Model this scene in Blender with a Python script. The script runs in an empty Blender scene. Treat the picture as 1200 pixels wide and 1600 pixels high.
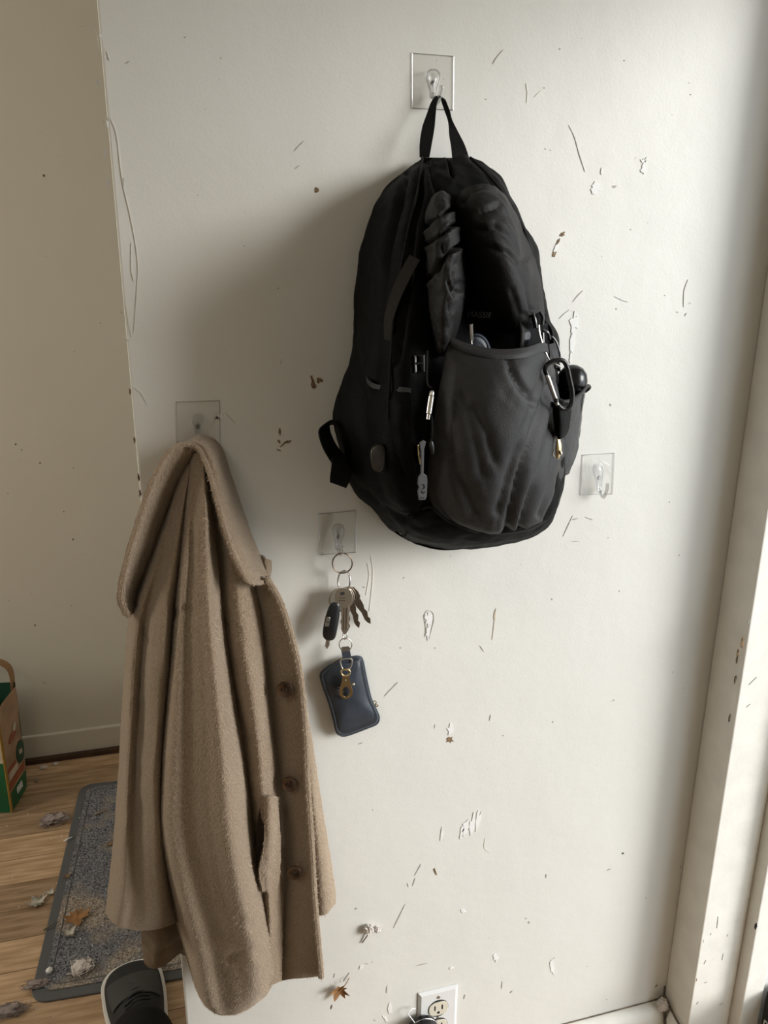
import bpy, bmesh, math, random
from mathutils import Vector, Matrix, noise
random.seed(7)
S = bpy.context.scene
COL = S.collection
R = math.radians

# ------------------------------------------------------------------ camera
H = 1.35                     # eye height, camera stands at x=0, y=0
F = 1202.0                   # focal length in pixels of a 1200 x 1600 frame
PITCH, YAW, ROLL = R(16.6), R(-15.3), R(0.35)
camd = bpy.data.cameras.new('camera')
camd.sensor_fit = 'HORIZONTAL'; camd.sensor_width = 36.0; camd.lens = 36.0 * F / 1200.0
camd.clip_start = 0.02
cam = bpy.data.objects.new('camera', camd); COL.objects.link(cam)
MC = Matrix.Rotation(YAW, 4, 'Z') @ Matrix.Rotation(R(90) - PITCH, 4, 'X') @ Matrix.Rotation(ROLL, 4, 'Z')
CAM = Vector((0, 0, H))
cam.matrix_world = Matrix.Translation(CAM) @ MC
S.camera = cam

# ------------------------------------------------------------------ light
w = bpy.data.worlds.new('sky'); S.world = w; w.use_nodes = True
bg = w.node_tree.nodes['Background']; bg.inputs[0].default_value = (0.87, 0.94, 1.0, 1); bg.inputs[1].default_value = 3.9
sun = bpy.data.lights.new('hazy_sun', 'SUN'); sun.energy = 4.2; sun.angle = R(25); sun.color = (1.0, 0.985, 0.955)
suno = bpy.data.objects.new('hazy_sun', sun); COL.objects.link(suno)
SUN_DIR = Vector((1.0, -0.73, 0.31)).normalized()
suno.rotation_euler = SUN_DIR.to_track_quat('Z', 'Y').to_euler(); suno.location = (3, -2, 4)
def fill_light(name, loc, direction, sx, sy, power, col):
    l = bpy.data.lights.new(name, 'AREA'); l.shape = 'RECTANGLE'; l.size = sx; l.size_y = sy; l.energy = power; l.color = col
    o = bpy.data.objects.new(name, l); COL.objects.link(o); o.location = loc
    o.rotation_euler = Vector(direction).to_track_quat('-Z', 'Y').to_euler()
    return o
fill_light('hall_side_fill', (-2.38, 1.45, 1.35), (1, 0.10, -0.12), 0.7, 0.8, 44.0, (1.0, 0.95, 0.86))   # added fill for the hall, set before a closed wall
fill_light('hall_end_fill', (1.58, 1.62, 1.45), (-1, 0.05, -0.45), 0.6, 0.9, 9.0, (1.0, 0.95, 0.86))  # second added fill for the hall, no opening behind it
fill_light('room_fill', (-0.9, -0.5, 2.40), (0, 0, -1), 0.6, 0.6, 9.0, (1.0, 0.93, 0.82))  # added fill for the room; no lamp is built here
S.view_settings.view_transform = 'Standard'; S.view_settings.look = 'None'
S.view_settings.gamma = 1.0; S.view_settings.use_curve_mapping = False
S.view_settings.exposure = -0.32

D = 0.926                    # distance of the main wall's face (plane y = D)
ROT = MC.to_3x3()
ROTI = ROT.transposed()

def ray(px, py):
    return ROT @ Vector(((px - 600) / F, -(py - 800) / F, -1.0))
def P(px, py, d=0.0):        # point that stands d in front of the main wall
    r = ray(px, py); t = (D - d) / r.y
    return CAM + r * t
def PF(px, py, z=0.0):       # point at height z
    r = ray(px, py); t = (z - H) / r.z
    return CAM + r * t
def PX(px, py, x):           # point on a plane across the wall
    r = ray(px, py); return CAM + r * (x / r.x)
def proj(v):
    q = ROTI @ (v - CAM); return (600 + F * q.x / -q.z, 800 - F * q.y / -q.z)

# ------------------------------------------------------------------ materials
MATS = {}
def mat(name, col, rough=0.6, metal=0.0, bump=0.0, bscale=200.0, var=0.0, vscale=8.0, sheen=0.0, col2=None,
        trans=0.0, coat=0.0, spec=0.5, objrand=0.0, detail=4.0, stretch=None, coords='Object'):
    if name in MATS: return MATS[name]
    m = bpy.data.materials.new(name); m.use_nodes = True
    nt = m.node_tree; b = nt.nodes['Principled BSDF']; L = nt.links.new
    b.inputs['Base Color'].default_value = (*col, 1); b.inputs['Roughness'].default_value = rough
    b.inputs['Metallic'].default_value = metal; b.inputs['Transmission Weight'].default_value = trans
    b.inputs['Coat Weight'].default_value = coat; b.inputs['Specular IOR Level'].default_value = spec
    if sheen:
        b.inputs['Sheen Weight'].default_value = sheen; b.inputs['Sheen Roughness'].default_value = 0.4
    tc = nt.nodes.new('ShaderNodeTexCoord'); vec = tc.outputs[coords]
    if stretch:
        mp = nt.nodes.new('ShaderNodeMapping'); mp.inputs['Scale'].default_value = stretch
        L(vec, mp.inputs[0]); vec = mp.outputs[0]
    if var or col2:
        n = nt.nodes.new('ShaderNodeTexNoise'); n.inputs['Scale'].default_value = vscale; n.inputs['Detail'].default_value = detail
        L(vec, n.inputs['Vector'])
        mx = nt.nodes.new('ShaderNodeMix'); mx.data_type = 'RGBA'
        c2 = col2 or tuple(c * (1 - var) for c in col)
        mx.inputs[6].default_value = (*col, 1); mx.inputs[7].default_value = (*c2, 1)
        rp = nt.nodes.new('ShaderNodeMapRange'); rp.inputs[1].default_value = 0.35; rp.inputs[2].default_value = 0.65
        L(n.outputs[0], rp.inputs[0]); L(rp.outputs[0], mx.inputs[0])
        out = mx.outputs[2]
        if objrand:
            oi = nt.nodes.new('ShaderNodeObjectInfo'); hs = nt.nodes.new('ShaderNodeHueSaturation')
            mr = nt.nodes.new('ShaderNodeMapRange'); mr.inputs[3].default_value = 1 - objrand; mr.inputs[4].default_value = 1 + objrand
            L(oi.outputs['Random'], mr.inputs[0]); L(mr.outputs[0], hs.inputs['Value']); L(out, hs.inputs['Color']); out = hs.outputs[0]
        L(out, b.inputs['Base Color'])
    if bump:
        n2 = nt.nodes.new('ShaderNodeTexNoise'); n2.inputs['Scale'].default_value = bscale; n2.inputs['Detail'].default_value = 3
        L(vec, n2.inputs['Vector'])
        bp = nt.nodes.new('ShaderNodeBump'); bp.inputs['Strength'].default_value = bump; bp.inputs['Distance'].default_value = 0.002
        L(n2.outputs[0], bp.inputs['Height']); L(bp.outputs[0], b.inputs['Normal'])
    MATS[name] = m
    return m

def clear_plastic(name, tint, ior, rough=0.1):
    m = bpy.data.materials.new(name); m.use_nodes = True; nt = m.node_tree; L = nt.links.new
    nt.nodes.remove(nt.nodes['Principled BSDF']); o = nt.nodes['Material Output']
    t = nt.nodes.new('ShaderNodeBsdfTransparent'); t.inputs[0].default_value = (*tint, 1)
    g = nt.nodes.new('ShaderNodeBsdfGlossy'); g.inputs['Roughness'].default_value = rough
    lw = nt.nodes.new('ShaderNodeLayerWeight'); lw.inputs[0].default_value = 0.5
    pw = nt.nodes.new('ShaderNodeMath'); pw.operation = 'POWER'; pw.inputs[1].default_value = 3.5; L(lw.outputs['Facing'], pw.inputs[0])
    fr = nt.nodes.new('ShaderNodeMath'); fr.operation = 'MULTIPLY_ADD'; fr.inputs[1].default_value = ior; fr.inputs[2].default_value = ior * 0.06; L(pw.outputs[0], fr.inputs[0])
    mx = nt.nodes.new('ShaderNodeMixShader')
    L(fr.outputs[0], mx.inputs[0]); L(t.outputs[0], mx.inputs[1]); L(g.outputs[0], mx.inputs[2]); L(mx.outputs[0], o.inputs[0])
    return m

def wall_material(name, col, col2):
    m = bpy.data.materials.new(name); m.use_nodes = True; nt = m.node_tree; L = nt.links.new
    b = nt.nodes['Principled BSDF']; b.inputs['Roughness'].default_value = 0.5
    tc = nt.nodes.new('ShaderNodeTexCoord')
    n = nt.nodes.new('ShaderNodeTexNoise'); n.inputs['Scale'].default_value = 3.0; n.inputs['Detail'].default_value = 6; L(tc.outputs['Object'], n.inputs['Vector'])
    mx = nt.nodes.new('ShaderNodeMix'); mx.data_type = 'RGBA'; mx.inputs[6].default_value = (*col, 1); mx.inputs[7].default_value = (*col2, 1)
    L(n.outputs[0], mx.inputs[0])
    # grime specks
    n3 = nt.nodes.new('ShaderNodeTexNoise'); n3.inputs['Scale'].default_value = 55; n3.inputs['Detail'].default_value = 2; L(tc.outputs['Object'], n3.inputs['Vector'])
    r3 = nt.nodes.new('ShaderNodeMapRange'); r3.inputs[1].default_value = 0.76; r3.inputs[2].default_value = 0.80; L(n3.outputs[0], r3.inputs[0])
    mx2 = nt.nodes.new('ShaderNodeMix'); mx2.data_type = 'RGBA'; L(r3.outputs[0], mx2.inputs[0]); L(mx.outputs[2], mx2.inputs[6])
    mx2.inputs[7].default_value = (col[0] * .45, col[1] * .4, col[2] * .35, 1); L(mx2.outputs[2], b.inputs['Base Color'])
    # roller relief + broad unevenness
    n1 = nt.nodes.new('ShaderNodeTexNoise'); n1.inputs['Scale'].default_value = 9; n1.inputs['Detail'].default_value = 3; L(tc.outputs['Object'], n1.inputs['Vector'])
    n2 = nt.nodes.new('ShaderNodeTexNoise'); n2.inputs['Scale'].default_value = 320; n2.inputs['Detail'].default_value = 2; L(tc.outputs['Object'], n2.inputs['Vector'])
    b1 = nt.nodes.new('ShaderNodeBump'); b1.inputs['Strength'].default_value = 0.5; b1.inputs['Distance'].default_value = 0.004; L(n1.outputs[0], b1.inputs['Height'])
    b2 = nt.nodes.new('ShaderNodeBump'); b2.inputs['Strength'].default_value = 0.12; b2.inputs['Distance'].default_value = 0.001; L(n2.outputs[0], b2.inputs['Height'])
    L(b1.outputs[0], b2.inputs['Normal']); L(b2.outputs[0], b.inputs['Normal'])
    return m

M_WALL = wall_material('wall_paint', (0.695, 0.685, 0.645), (0.655, 0.64, 0.592))
M_FARWALL = wall_material('hall_paint', (0.62, 0.585, 0.50), (0.57, 0.535, 0.45))
M_TRIM = mat('trim_paint', (0.78, 0.75, 0.68), 0.35, bump=0.25, bscale=60, var=0.08, vscale=25)
M_CEIL = mat('ceiling_paint', (0.7, 0.68, 0.62), 0.8)
M_OAK = mat('oak_plank', (0.50, 0.345, 0.215), 0.42, bump=0.15, bscale=90, col2=(0.31, 0.195, 0.105), vscale=9, objrand=0.28, stretch=(1.0, 9.0, 9.0))
M_GAP = mat('floor_gap', (0.035, 0.02, 0.012), 0.9)
M_SHOEMOULD = mat('dark_wood', (0.07, 0.035, 0.018), 0.6, var=0.4, vscale=30)
M_NYLON = mat('black_nylon', (0.0015, 0.0015, 0.0017), 0.58, bump=0.25, bscale=700, var=0.25, vscale=22, spec=0.06)
M_NYLON2 = mat('lit_black_nylon', (0.0270, 0.0260, 0.0268), 0.58, bump=0.25, bscale=700, var=0.3, vscale=18, spec=0.25)  # body nylon made paler for the pocket; its light is in the colour
M_NYLON3 = mat('half_lit_nylon', (0.0095, 0.0086, 0.0082), 0.62, bump=0.25, bscale=700, var=0.3, vscale=18, spec=0.22)  # middle step of the same nylon, light on the folds painted in
M_WEB = mat('black_webbing', (0.005, 0.005, 0.005), 0.75, bump=0.5, bscale=900, spec=0.2)
M_OLIVE = mat('faded_webbing', (0.014, 0.012, 0.0095), 0.8, bump=0.4, bscale=900, spec=0.2)
M_BLKPL = mat('black_plastic', (0.008, 0.008, 0.009), 0.3)
M_BLKGL = mat('black_gloss', (0.006, 0.006, 0.007), 0.22, spec=0.35)
M_STEEL = mat('brushed_steel', (0.62, 0.60, 0.57), 0.28, metal=1.0)
M_NICKEL = mat('nickel', (0.56, 0.50, 0.42), 0.33, metal=1.0, bump=0.1, bscale=300)
M_BRONZE = mat('worn_ring_steel', (0.20, 0.16, 0.12), 0.35, metal=1.0)
M_BRASS = mat('brass', (0.62, 0.49, 0.28), 0.26, metal=1.0)
M_BLUE = mat('slate_leather', (0.034, 0.043, 0.058), 0.36, bump=0.12, bscale=260, var=0.35, vscale=30)
M_BLUED = mat('slate_leather_edge', (0.030, 0.040, 0.058), 0.5)
M_WOOL = mat('camel_wool', (0.38, 0.288, 0.202), 0.95, bump=1.0, bscale=900, col2=(0.29, 0.215, 0.145), vscale=420, sheen=0.35, spec=0.1, detail=6)
M_WOOLD = mat('camel_wool_lining', (0.20, 0.148, 0.10), 0.9, bump=0.4, bscale=300, var=0.25, vscale=60, spec=0.15)
M_POCKET = mat('shaded_pocket_lining', (0.035, 0.022, 0.016), 0.9)  # lining brown with the slit's shade in it; button threads share it
M_BUTTON = mat('tortoise_button', (0.026, 0.013, 0.007), 0.3, col2=(0.07, 0.032, 0.012), vscale=90, coat=0.4)
M_PLATE = clear_plastic('clear_film', (0.985, 0.983, 0.978), 0.35)
M_HOOK = clear_plastic('clear_acrylic', (0.97, 0.97, 0.97), 0.7, 0.14)
M_RIM = clear_plastic('clear_rim', (0.93, 0.93, 0.93), 4.0, 0.22)
M_KRAFT = mat('kraft_print', (0.42, 0.27, 0.165), 0.6, var=0.35, vscale=14)
M_GREEN = mat('green_print', (0.008, 0.13, 0.045), 0.45, var=0.3, vscale=10)
M_DKGREEN = mat('dark_green_print', (0.012, 0.055, 0.03), 0.5)
M_RUST = mat('rust_print', (0.28, 0.075, 0.03), 0.5)
M_CREAM = mat('cream_print', (0.60, 0.52, 0.40), 0.5, var=0.2, vscale=40)
M_OCHRE = mat('ochre_edging', (0.30, 0.17, 0.025), 0.5)
M_HANDLE = mat('brown_handle', (0.30, 0.165, 0.075), 0.55)
M_RUBBER = mat('grey_rubber', (0.085, 0.087, 0.09), 0.7, bump=0.2, bscale=200)
def pile_material():
    m = bpy.data.materials.new('mat_pile'); m.use_nodes = True; nt = m.node_tree; L = nt.links.new
    b = nt.nodes['Principled BSDF']; b.inputs['Roughness'].default_value = 1.0; b.inputs['Specular IOR Level'].default_value = 0.1
    tc = nt.nodes.new('ShaderNodeTexCoord')
    def nz(sc, det, a, c):
        n = nt.nodes.new('ShaderNodeTexNoise'); n.inputs['Scale'].default_value = sc; n.inputs['Detail'].default_value = det; L(tc.outputs['Object'], n.inputs['Vector'])
        q = nt.nodes.new('ShaderNodeMapRange'); q.inputs[1].default_value = a; q.inputs[2].default_value = c; L(n.outputs[0], q.inputs[0]); return q.outputs[0]
    def mix(f, a, c):
        x = nt.nodes.new('ShaderNodeMix'); x.data_type = 'RGBA'; L(f, x.inputs[0])
        for i, v in ((6, a), (7, c)):
            if isinstance(v, tuple): x.inputs[i].default_value = (*v, 1)
            else: L(v, x.inputs[i])
        return x.outputs[2]
    base = mix(nz(330, 4, .36, .64), (0.035, 0.036, 0.042), (0.27, 0.27, 0.285))
    dust = mix(nz(300, 4, .36, .64), (0.12, 0.095, 0.075), (0.43, 0.375, 0.31))
    col = mix(nz(7.5, 8, .50, .60), base, dust); L(col, b.inputs['Base Color'])
    n2 = nt.nodes.new('ShaderNodeTexNoise'); n2.inputs['Scale'].default_value = 330; L(tc.outputs['Object'], n2.inputs['Vector'])
    bp = nt.nodes.new('ShaderNodeBump'); bp.inputs['Strength'].default_value = 1.0; bp.inputs['Distance'].default_value = 0.003; L(n2.outputs[0], bp.inputs['Height']); L(bp.outputs[0], b.inputs['Normal'])
    return m
M_MAT = pile_material()
M_SHOE = mat('shoe_mesh', (0.012, 0.012, 0.013), 0.75, bump=0.5, bscale=800)
M_SHOE2 = mat('shoe_overlay', (0.038, 0.037, 0.036), 0.7, bump=0.3, bscale=500)
M_SOLE = mat('white_sole', (0.72, 0.70, 0.66), 0.5)
M_TROUSER = mat('black_trouser', (0.007, 0.007, 0.008), 0.9, bump=0.3, bscale=400, spec=0.2)
M_LEAF = mat('dry_leaf', (0.33, 0.16, 0.055), 0.6, var=0.4, vscale=60, bump=0.3, bscale=150)
M_LEAFP = mat('pale_leaf', (0.55, 0.50, 0.42), 0.7, col2=(0.12, 0.12, 0.09), vscale=60)
M_LINT = mat('lint', (0.34, 0.28, 0.26), 1.0, bump=1.0, bscale=300, var=0.4, vscale=80)
M_LINTW = mat('pale_lint', (0.66, 0.60, 0.55), 0.9, bump=1.0, bscale=200, var=0.3, vscale=80)
M_BROWNC = mat('bare_brown', (0.25, 0.16, 0.08), 0.8, var=0.5, vscale=150)
M_FAINT = mat('faint_stain', (0.50, 0.42, 0.31), 0.8)
M_WHITEC = mat('bare_plaster', (0.755, 0.75, 0.73), 0.7)
M_GREYC = mat('grey_scuff_shadow', (0.40, 0.385, 0.355), 0.8)  # scuff grey that also carries the painted shadow of raised paint
M_DIRT = mat('grime', (0.21, 0.165, 0.115), 0.9, var=.6, vscale=60)
M_OUTLET = mat('outlet_plate', (0.70, 0.70, 0.69), 0.35)
M_IVORY = mat('ivory_plastic', (0.66, 0.61, 0.50), 0.35)
M_DARK = mat('dark_slot', (0.01, 0.01, 0.01), 0.7)
M_BADGE = mat('badge_face', (0.055, 0.040, 0.028), 0.4, col2=(0.02, 0.02, 0.02), vscale=60)
M_TAG = mat('grey_rubber_tag', (0.085, 0.085, 0.088), 0.6)
M_TAPE = mat('tape_thread', (0.022, 0.021, 0.020), 0.7)
M_WHITE = mat('white_print', (0.8, 0.8, 0.8), 0.6)
M_GROUND = mat('porch_concrete', (0.36, 0.36, 0.35), 0.9, var=0.3, vscale=6)

# ------------------------------------------------------------------ object helpers
def link(name, verts, faces, m, parent=None, smooth=True, origin=None, kind=None):
    me = bpy.data.meshes.new(name)
    if parent is not None: o0 = Vector(parent_world(parent))
    elif origin is not None: o0 = Vector(origin)
    else:
        o0 = Vector(((min(v[0] for v in verts) + max(v[0] for v in verts)) / 2, (min(v[1] for v in verts) + max(v[1] for v in verts)) / 2, min(v[2] for v in verts)))
    me.from_pydata([tuple(Vector(v) - o0) for v in verts], [], faces)
    bm = bmesh.new(); bm.from_mesh(me); bmesh.ops.recalc_face_normals(bm, faces=bm.faces); bm.to_mesh(me); bm.free()
    me.materials.append(m)
    if smooth:
        me.polygons.foreach_set('use_smooth', [True] * len(me.polygons))
        me.set_sharp_from_angle(angle=R(42))
    o = bpy.data.objects.new(name, me); COL.objects.link(o)
    if parent is not None: o.parent = parent
    else: o.location = o0
    if kind: o['kind'] = kind
    return o
def parent_world(p):
    v = Vector(p.location)
    while p.parent is not None:
        p = p.parent; v = v + Vector(p.location)
    return v
def tag(o, label, cat, group=None):
    o['label'] = label; o['category'] = cat
    if group: o['group'] = group
    return o
def thing(name, loc, label, cat, group=None):
    o = bpy.data.objects.new(name, None); o.empty_display_size = 0.03; COL.objects.link(o); o.location = loc
    return tag(o, label, cat, group)

def join(*ms):
    V, Fc = [], []
    for v, f in ms:
        k = len(V); V += list(v); Fc += [[i + k for i in q] for q in f]
    return V, Fc
def box(a, b):
    x0, y0, z0 = a; x1, y1, z1 = b
    v = [(x0,y0,z0),(x1,y0,z0),(x1,y1,z0),(x0,y1,z0),(x0,y0,z1),(x1,y0,z1),(x1,y1,z1),(x0,y1,z1)]
    return [Vector(q) for q in v], [[0,3,2,1],[4,5,6,7],[0,1,5,4],[1,2,6,5],[2,3,7,6],[3,0,4,7]]
def bevel(o, wdt, seg=2):
    m = o.modifiers.new('bevel', 'BEVEL'); m.width = wdt; m.segments = seg; m.limit_method = 'ANGLE'; m.angle_limit = R(40)
    return o
def cr(pts, t):              # catmull-rom over a list, t in 0..len-1
    n = len(pts); i = min(int(t), n - 2); f = t - i
    p1, p2 = pts[i], pts[i + 1]
    p0 = pts[i - 1] if i > 0 else p1 * 2 - p2
    p3 = pts[i + 2] if i + 2 < n else p2 * 2 - p1
    return 0.5 * ((2 * p1) + (p2 - p0) * f + (2 * p0 - 5 * p1 + 4 * p2 - p3) * f * f + (3 * p1 - p0 - 3 * p2 + p3) * f ** 3)
def smooth_line(pts, n, closed=False):
    if closed:
        k = len(pts); q = [pts[-1]] + list(pts) + [pts[0], pts[1]]
        return [cr(q, 1 + k * i / n) for i in range(n)]
    return [cr(pts, (len(pts) - 1) * i / (n - 1)) for i in range(n)]
def grid(rows, nu, nv):
    rr = [smooth_line(r, nu) for r in rows]
    return [[cr([rr[k][u] for k in range(len(rr))], (len(rr) - 1) * v / (nv - 1)) for u in range(nu)] for v in range(nv)]
def gnormals(g):
    nv, nu = len(g), len(g[0]); N = []
    for v in range(nv):
        row = []
        for u in range(nu):
            a = g[v][min(u + 1, nu - 1)] - g[v][max(u - 1, 0)]; b = g[min(v + 1, nv - 1)][u] - g[max(v - 1, 0)][u]
            n = a.cross(b)
            n = n.normalized() if n.length > 1e-12 else Vector((0, -1, 0))
            row.append(n)
        N.append(row)
    return N
def sheet(rows, nu=24, nv=40, th=0.004, disp=None, px=True):
    """a cloth sheet through rows of (px, py, standoff) points; th is its thickness"""
    if px: rows = [[P(*q) for q in r] for r in rows]
    g = grid(rows, nu, nv); N = gnormals(g)
    # make the normals look away from the wall
    s = sum(n.y for r in N for n in r)
    sg = -1 if s > 0 else 1
    if disp:
        g = [[g[v][u] + N[v][u] * sg * disp(u / (nu - 1), v / (nv - 1), g[v][u]) for u in range(nu)] for v in range(nv)]
        N = gnormals(g)
    V = [g[v][u] for v in range(nv) for u in range(nu)]
    B = [g[v][u] - N[v][u] * sg * th for v in range(nv) for u in range(nu)]
    n = nu * nv; Fc = []
    for v in range(nv - 1):
        for u in range(nu - 1):
            a = v * nu + u; q = [a, a + 1, a + nu + 1, a + nu]; Fc.append(q); Fc.append([n + i for i in reversed(q)])
    rim = [u for u in range(nu)] + [v * nu + nu - 1 for v in range(1, nv)] + [(nv - 1) * nu + u for u in range(nu - 2, -1, -1)] + [v * nu for v in range(nv - 2, 0, -1)]
    for i in range(len(rim)):
        a, b = rim[i], rim[(i + 1) % len(rim)]; Fc.append([a, n + a, n + b, b])
    return V + B, Fc
def tube(pts, r, closed=False, seg=8, n=None, taper=None, flat=1.0, up=None):
    pts = [Vector(p) for p in pts]
    if n: pts = smooth_line(pts, n, closed)
    k = len(pts); V, Fc = [], []; nrm = None
    for i in range(k):
        a = pts[(i - 1) % k] if (closed or i > 0) else pts[i]; b = pts[(i + 1) % k] if (closed or i < k - 1) else pts[i]
        t = (b - a).normalized()
        if nrm is None:
            nrm = (up or (Vector((0, 0, 1)) if abs(t.z) < 0.9 else Vector((1, 0, 0)))); 
        nrm = (nrm - t * nrm.dot(t)); nrm = nrm.normalized() if nrm.length > 1e-9 else t.orthogonal().normalized()
        bn = t.cross(nrm); rr = r * (taper(i / max(1, k - 1)) if taper else 1)
        for j in range(seg):
            an = 2 * math.pi * j / seg; V.append(pts[i] + nrm * rr * math.cos(an) + bn * rr * flat * math.sin(an))
    for i in range(k if closed else k - 1):
        for j in range(seg):
            a = i * seg + j; b = i * seg + (j + 1) % seg; c = ((i + 1) % k) * seg
            Fc.append([a, b, c + (j + 1) % seg, c + j])
    if not closed:
        Fc.append(list(range(seg))[::-1]); Fc.append([(k - 1) * seg + j for j in range(seg)])
    return V, Fc
def ptube(pts, r, **k): return tube([P(*q) for q in pts], r, **k)
def slab(poly, d, th, curved=False, n=None):
    """a flat piece with the outline poly (px, py), its back d from the wall, th thick"""
    q2 = [Vector((a, b, 0)) for a, b in poly]
    if curved: q2 = smooth_line(q2, n or len(q2) * 4, True)
    f = [P(q.x, q.y, d + th) for q in q2]; b = [v + Vector((0, th, 0)) for v in f]; k = len(f)
    return f + b, [list(range(k)), list(range(2 * k - 1, k - 1, -1))] + [[i, k + i, k + (i + 1) % k, (i + 1) % k] for i in range(k)]
def pillow(poly, d, bulge, back=None, n=48, rings=7, power=0.5, disp=None, curved=True, tilt=None):
    """a stuffed shape: outline poly at stand-off d, swelling by bulge to the front and by back behind"""
    back = bulge * 0.4 if back is None else back
    q2 = [Vector((a, b, 0)) for a, b in poly]
    if curved: q2 = smooth_line(q2, n, True)
    n = len(q2); c = sum(q2, Vector()) / n
    dd = (lambda q: d) if tilt is None else tilt
    V, Fc = [], []
    for side in (0, 1):
        for k in range(rings):
            t = k / rings; sc = math.cos(t * math.pi / 2) ** 0.6 if t < 1 else 0
            hgt = (1 - sc ** 2) ** power * (bulge if side == 0 else -back)
            if side == 1 and k == 0: continue
            for i in range(n):
                q = c + (q2[i] - c) * sc
                h2 = hgt
                if disp and side == 0: h2 += disp(q, sc)
                V.append(P(q.x, q.y, max(0.0003, dd(q) + h2)))
    V.append(P(c.x, c.y, dd(c) + bulge + (disp(c, 0) if disp else 0))); V.append(P(c.x, c.y, max(0.0003, dd(c) - back)))
    for k in range(rings - 1):
        for i in range(n):
            a, b = k * n + i, k * n + (i + 1) % n; Fc.append([a, b, b + n, a + n])
    last = (rings - 1) * n
    for i in range(n): Fc.append([last + i, last + (i + 1) % n, len(V) - 2])
    off = rings * n
    for i in range(n): Fc.append([(i + 1) % n, i, off + i, off + (i + 1) % n])
    for k in range(rings - 2):
        for i in range(n):
            a, b = off + k * n + i, off + k * n + (i + 1) % n; Fc.append([b, a, a + n, b + n])
    l2 = off + (rings - 2) * n
    for i in range(n): Fc.append([l2 + (i + 1) % n, l2 + i, len(V) - 1])
    return V, Fc
def blob(c, r, amp=0.3, sc=(1, 1, 1), seed=0, sub=3, freq=2.0):
    bm = bmesh.new(); bmesh.ops.create_icosphere(bm, subdivisions=sub, radius=1.0)
    V = []
    for v in bm.verts:
        k = 1 + amp * noise.fractal(v.co * freq + Vector((seed * 3.1, seed, 0)), 0.8, 2.0, 3)
        V.append(Vector(c) + Vector((v.co.x * sc[0], v.co.y * sc[1], v.co.z * sc[2])) * r * k)
    Fc = [[v.index for v in f.verts] for f in bm.faces]; bm.free()
    return V, Fc
def lathe(c, axis, prof, seg=24, ref=None):
    ax = Vector(axis).normalized(); u = ax.orthogonal().normalized() if ref is None else (Vector(ref) - ax * Vector(ref).dot(ax)).normalized(); v = ax.cross(u)
    V, Fc = [], []
    for r, h in prof:
        for j in range(seg):
            a = 2 * math.pi * j / seg; V.append(Vector(c) + ax * h + (u * math.cos(a) + v * math.sin(a)) * max(r, 1e-5))
    for i in range(len(prof) - 1):
        for j in range(seg):
            a = i * seg + j; b = i * seg + (j + 1) % seg; Fc.append([a, b, b + seg, a + seg])
    Fc.append(list(range(seg))[::-1]); Fc.append([(len(prof) - 1) * seg + j for j in range(seg)])
    return V, Fc
def segdist(q, line):
    best = 1e9
    for i in range(len(line) - 1):
        ax, ay = line[i]; bx, by = line[i + 1]; dx, dy = bx - ax, by - ay
        t = max(0, min(1, ((q[0] - ax) * dx + (q[1] - ay) * dy) / (dx * dx + dy * dy)))
        e = math.hypot(q[0] - ax - t * dx, q[1] - ay - t * dy)
        if e < best: best = e
    return best
def signed(q, line):          # signed distance, positive on the left-hand/lower side of the line as drawn
    best, sg = 1e9, 1
    for i in range(len(line) - 1):
        ax, ay = line[i]; bx, by = line[i + 1]; dx, dy = bx - ax, by - ay
        t = max(0, min(1, ((q[0] - ax) * dx + (q[1] - ay) * dy) / (dx * dx + dy * dy)))
        ex, ey = q[0] - ax - t * dx, q[1] - ay - t * dy
        e = math.hypot(ex, ey)
        if e < best: best = e; sg = 1 if dx * ey - dy * ex > 0 else -1
    return best * sg
def creases(lines):
    """each (polyline in photo points, width, depth, ridge): a valley along the line with a swelling on one side"""
    def f(pos):
        q = proj(pos); s = 0.0
        for ln, wd, dp, rg in lines:
            e = signed(q, ln)
            if abs(e) < wd * 4:
                s -= dp * math.exp(-(e / wd) ** 2)
                if e > 0: s += rg * (e / wd) * math.exp(-e / wd)
        return s
    return f
def crumple(a, f, seed=0.0):
    return lambda p: a * noise.fractal(p * f + Vector((seed, seed * 2, -seed)), 0.9, 2.1, 4)

# ================================================================== THE ROOM
E_L = -0.047                 # free left end of the main wall
CX = P(1089, 1190).x         # inner corner with the door frame
Y_FAR = PF(112, 1178).y
wall_b = link('wall_back', *box((E_L, D, 0), (1.6, D + 0.115, 2.45)), M_WALL, smooth=False, kind='structure'); bevel(wall_b, 0.0025, 2)
wall_far = link('wall_far', *box((-2.4, Y_FAR, 0), (1.6, Y_FAR + 0.1, 2.45)), M_FARWALL, smooth=False, kind='structure')
link('wall_left', *box((-2.5, -1.7, 0), (-2.4, Y_FAR + 0.1, 2.45)), M_FARWALL, smooth=False, kind='structure')
link('wall_front', *box((-2.4, -1.7, 0), (1.1, -1.6, 2.45)), M_FARWALL, smooth=False, kind='structure')
link('wall_hall_end', *box((1.6, D, 0), (1.7, Y_FAR + 0.1, 2.45)), M_FARWALL, smooth=False, kind='structure')
link('ceiling', *box((-2.5, -1.7, 2.45), (1.7, Y_FAR + 0.1, 2.55)), M_CEIL, smooth=False, kind='structure')
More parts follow.
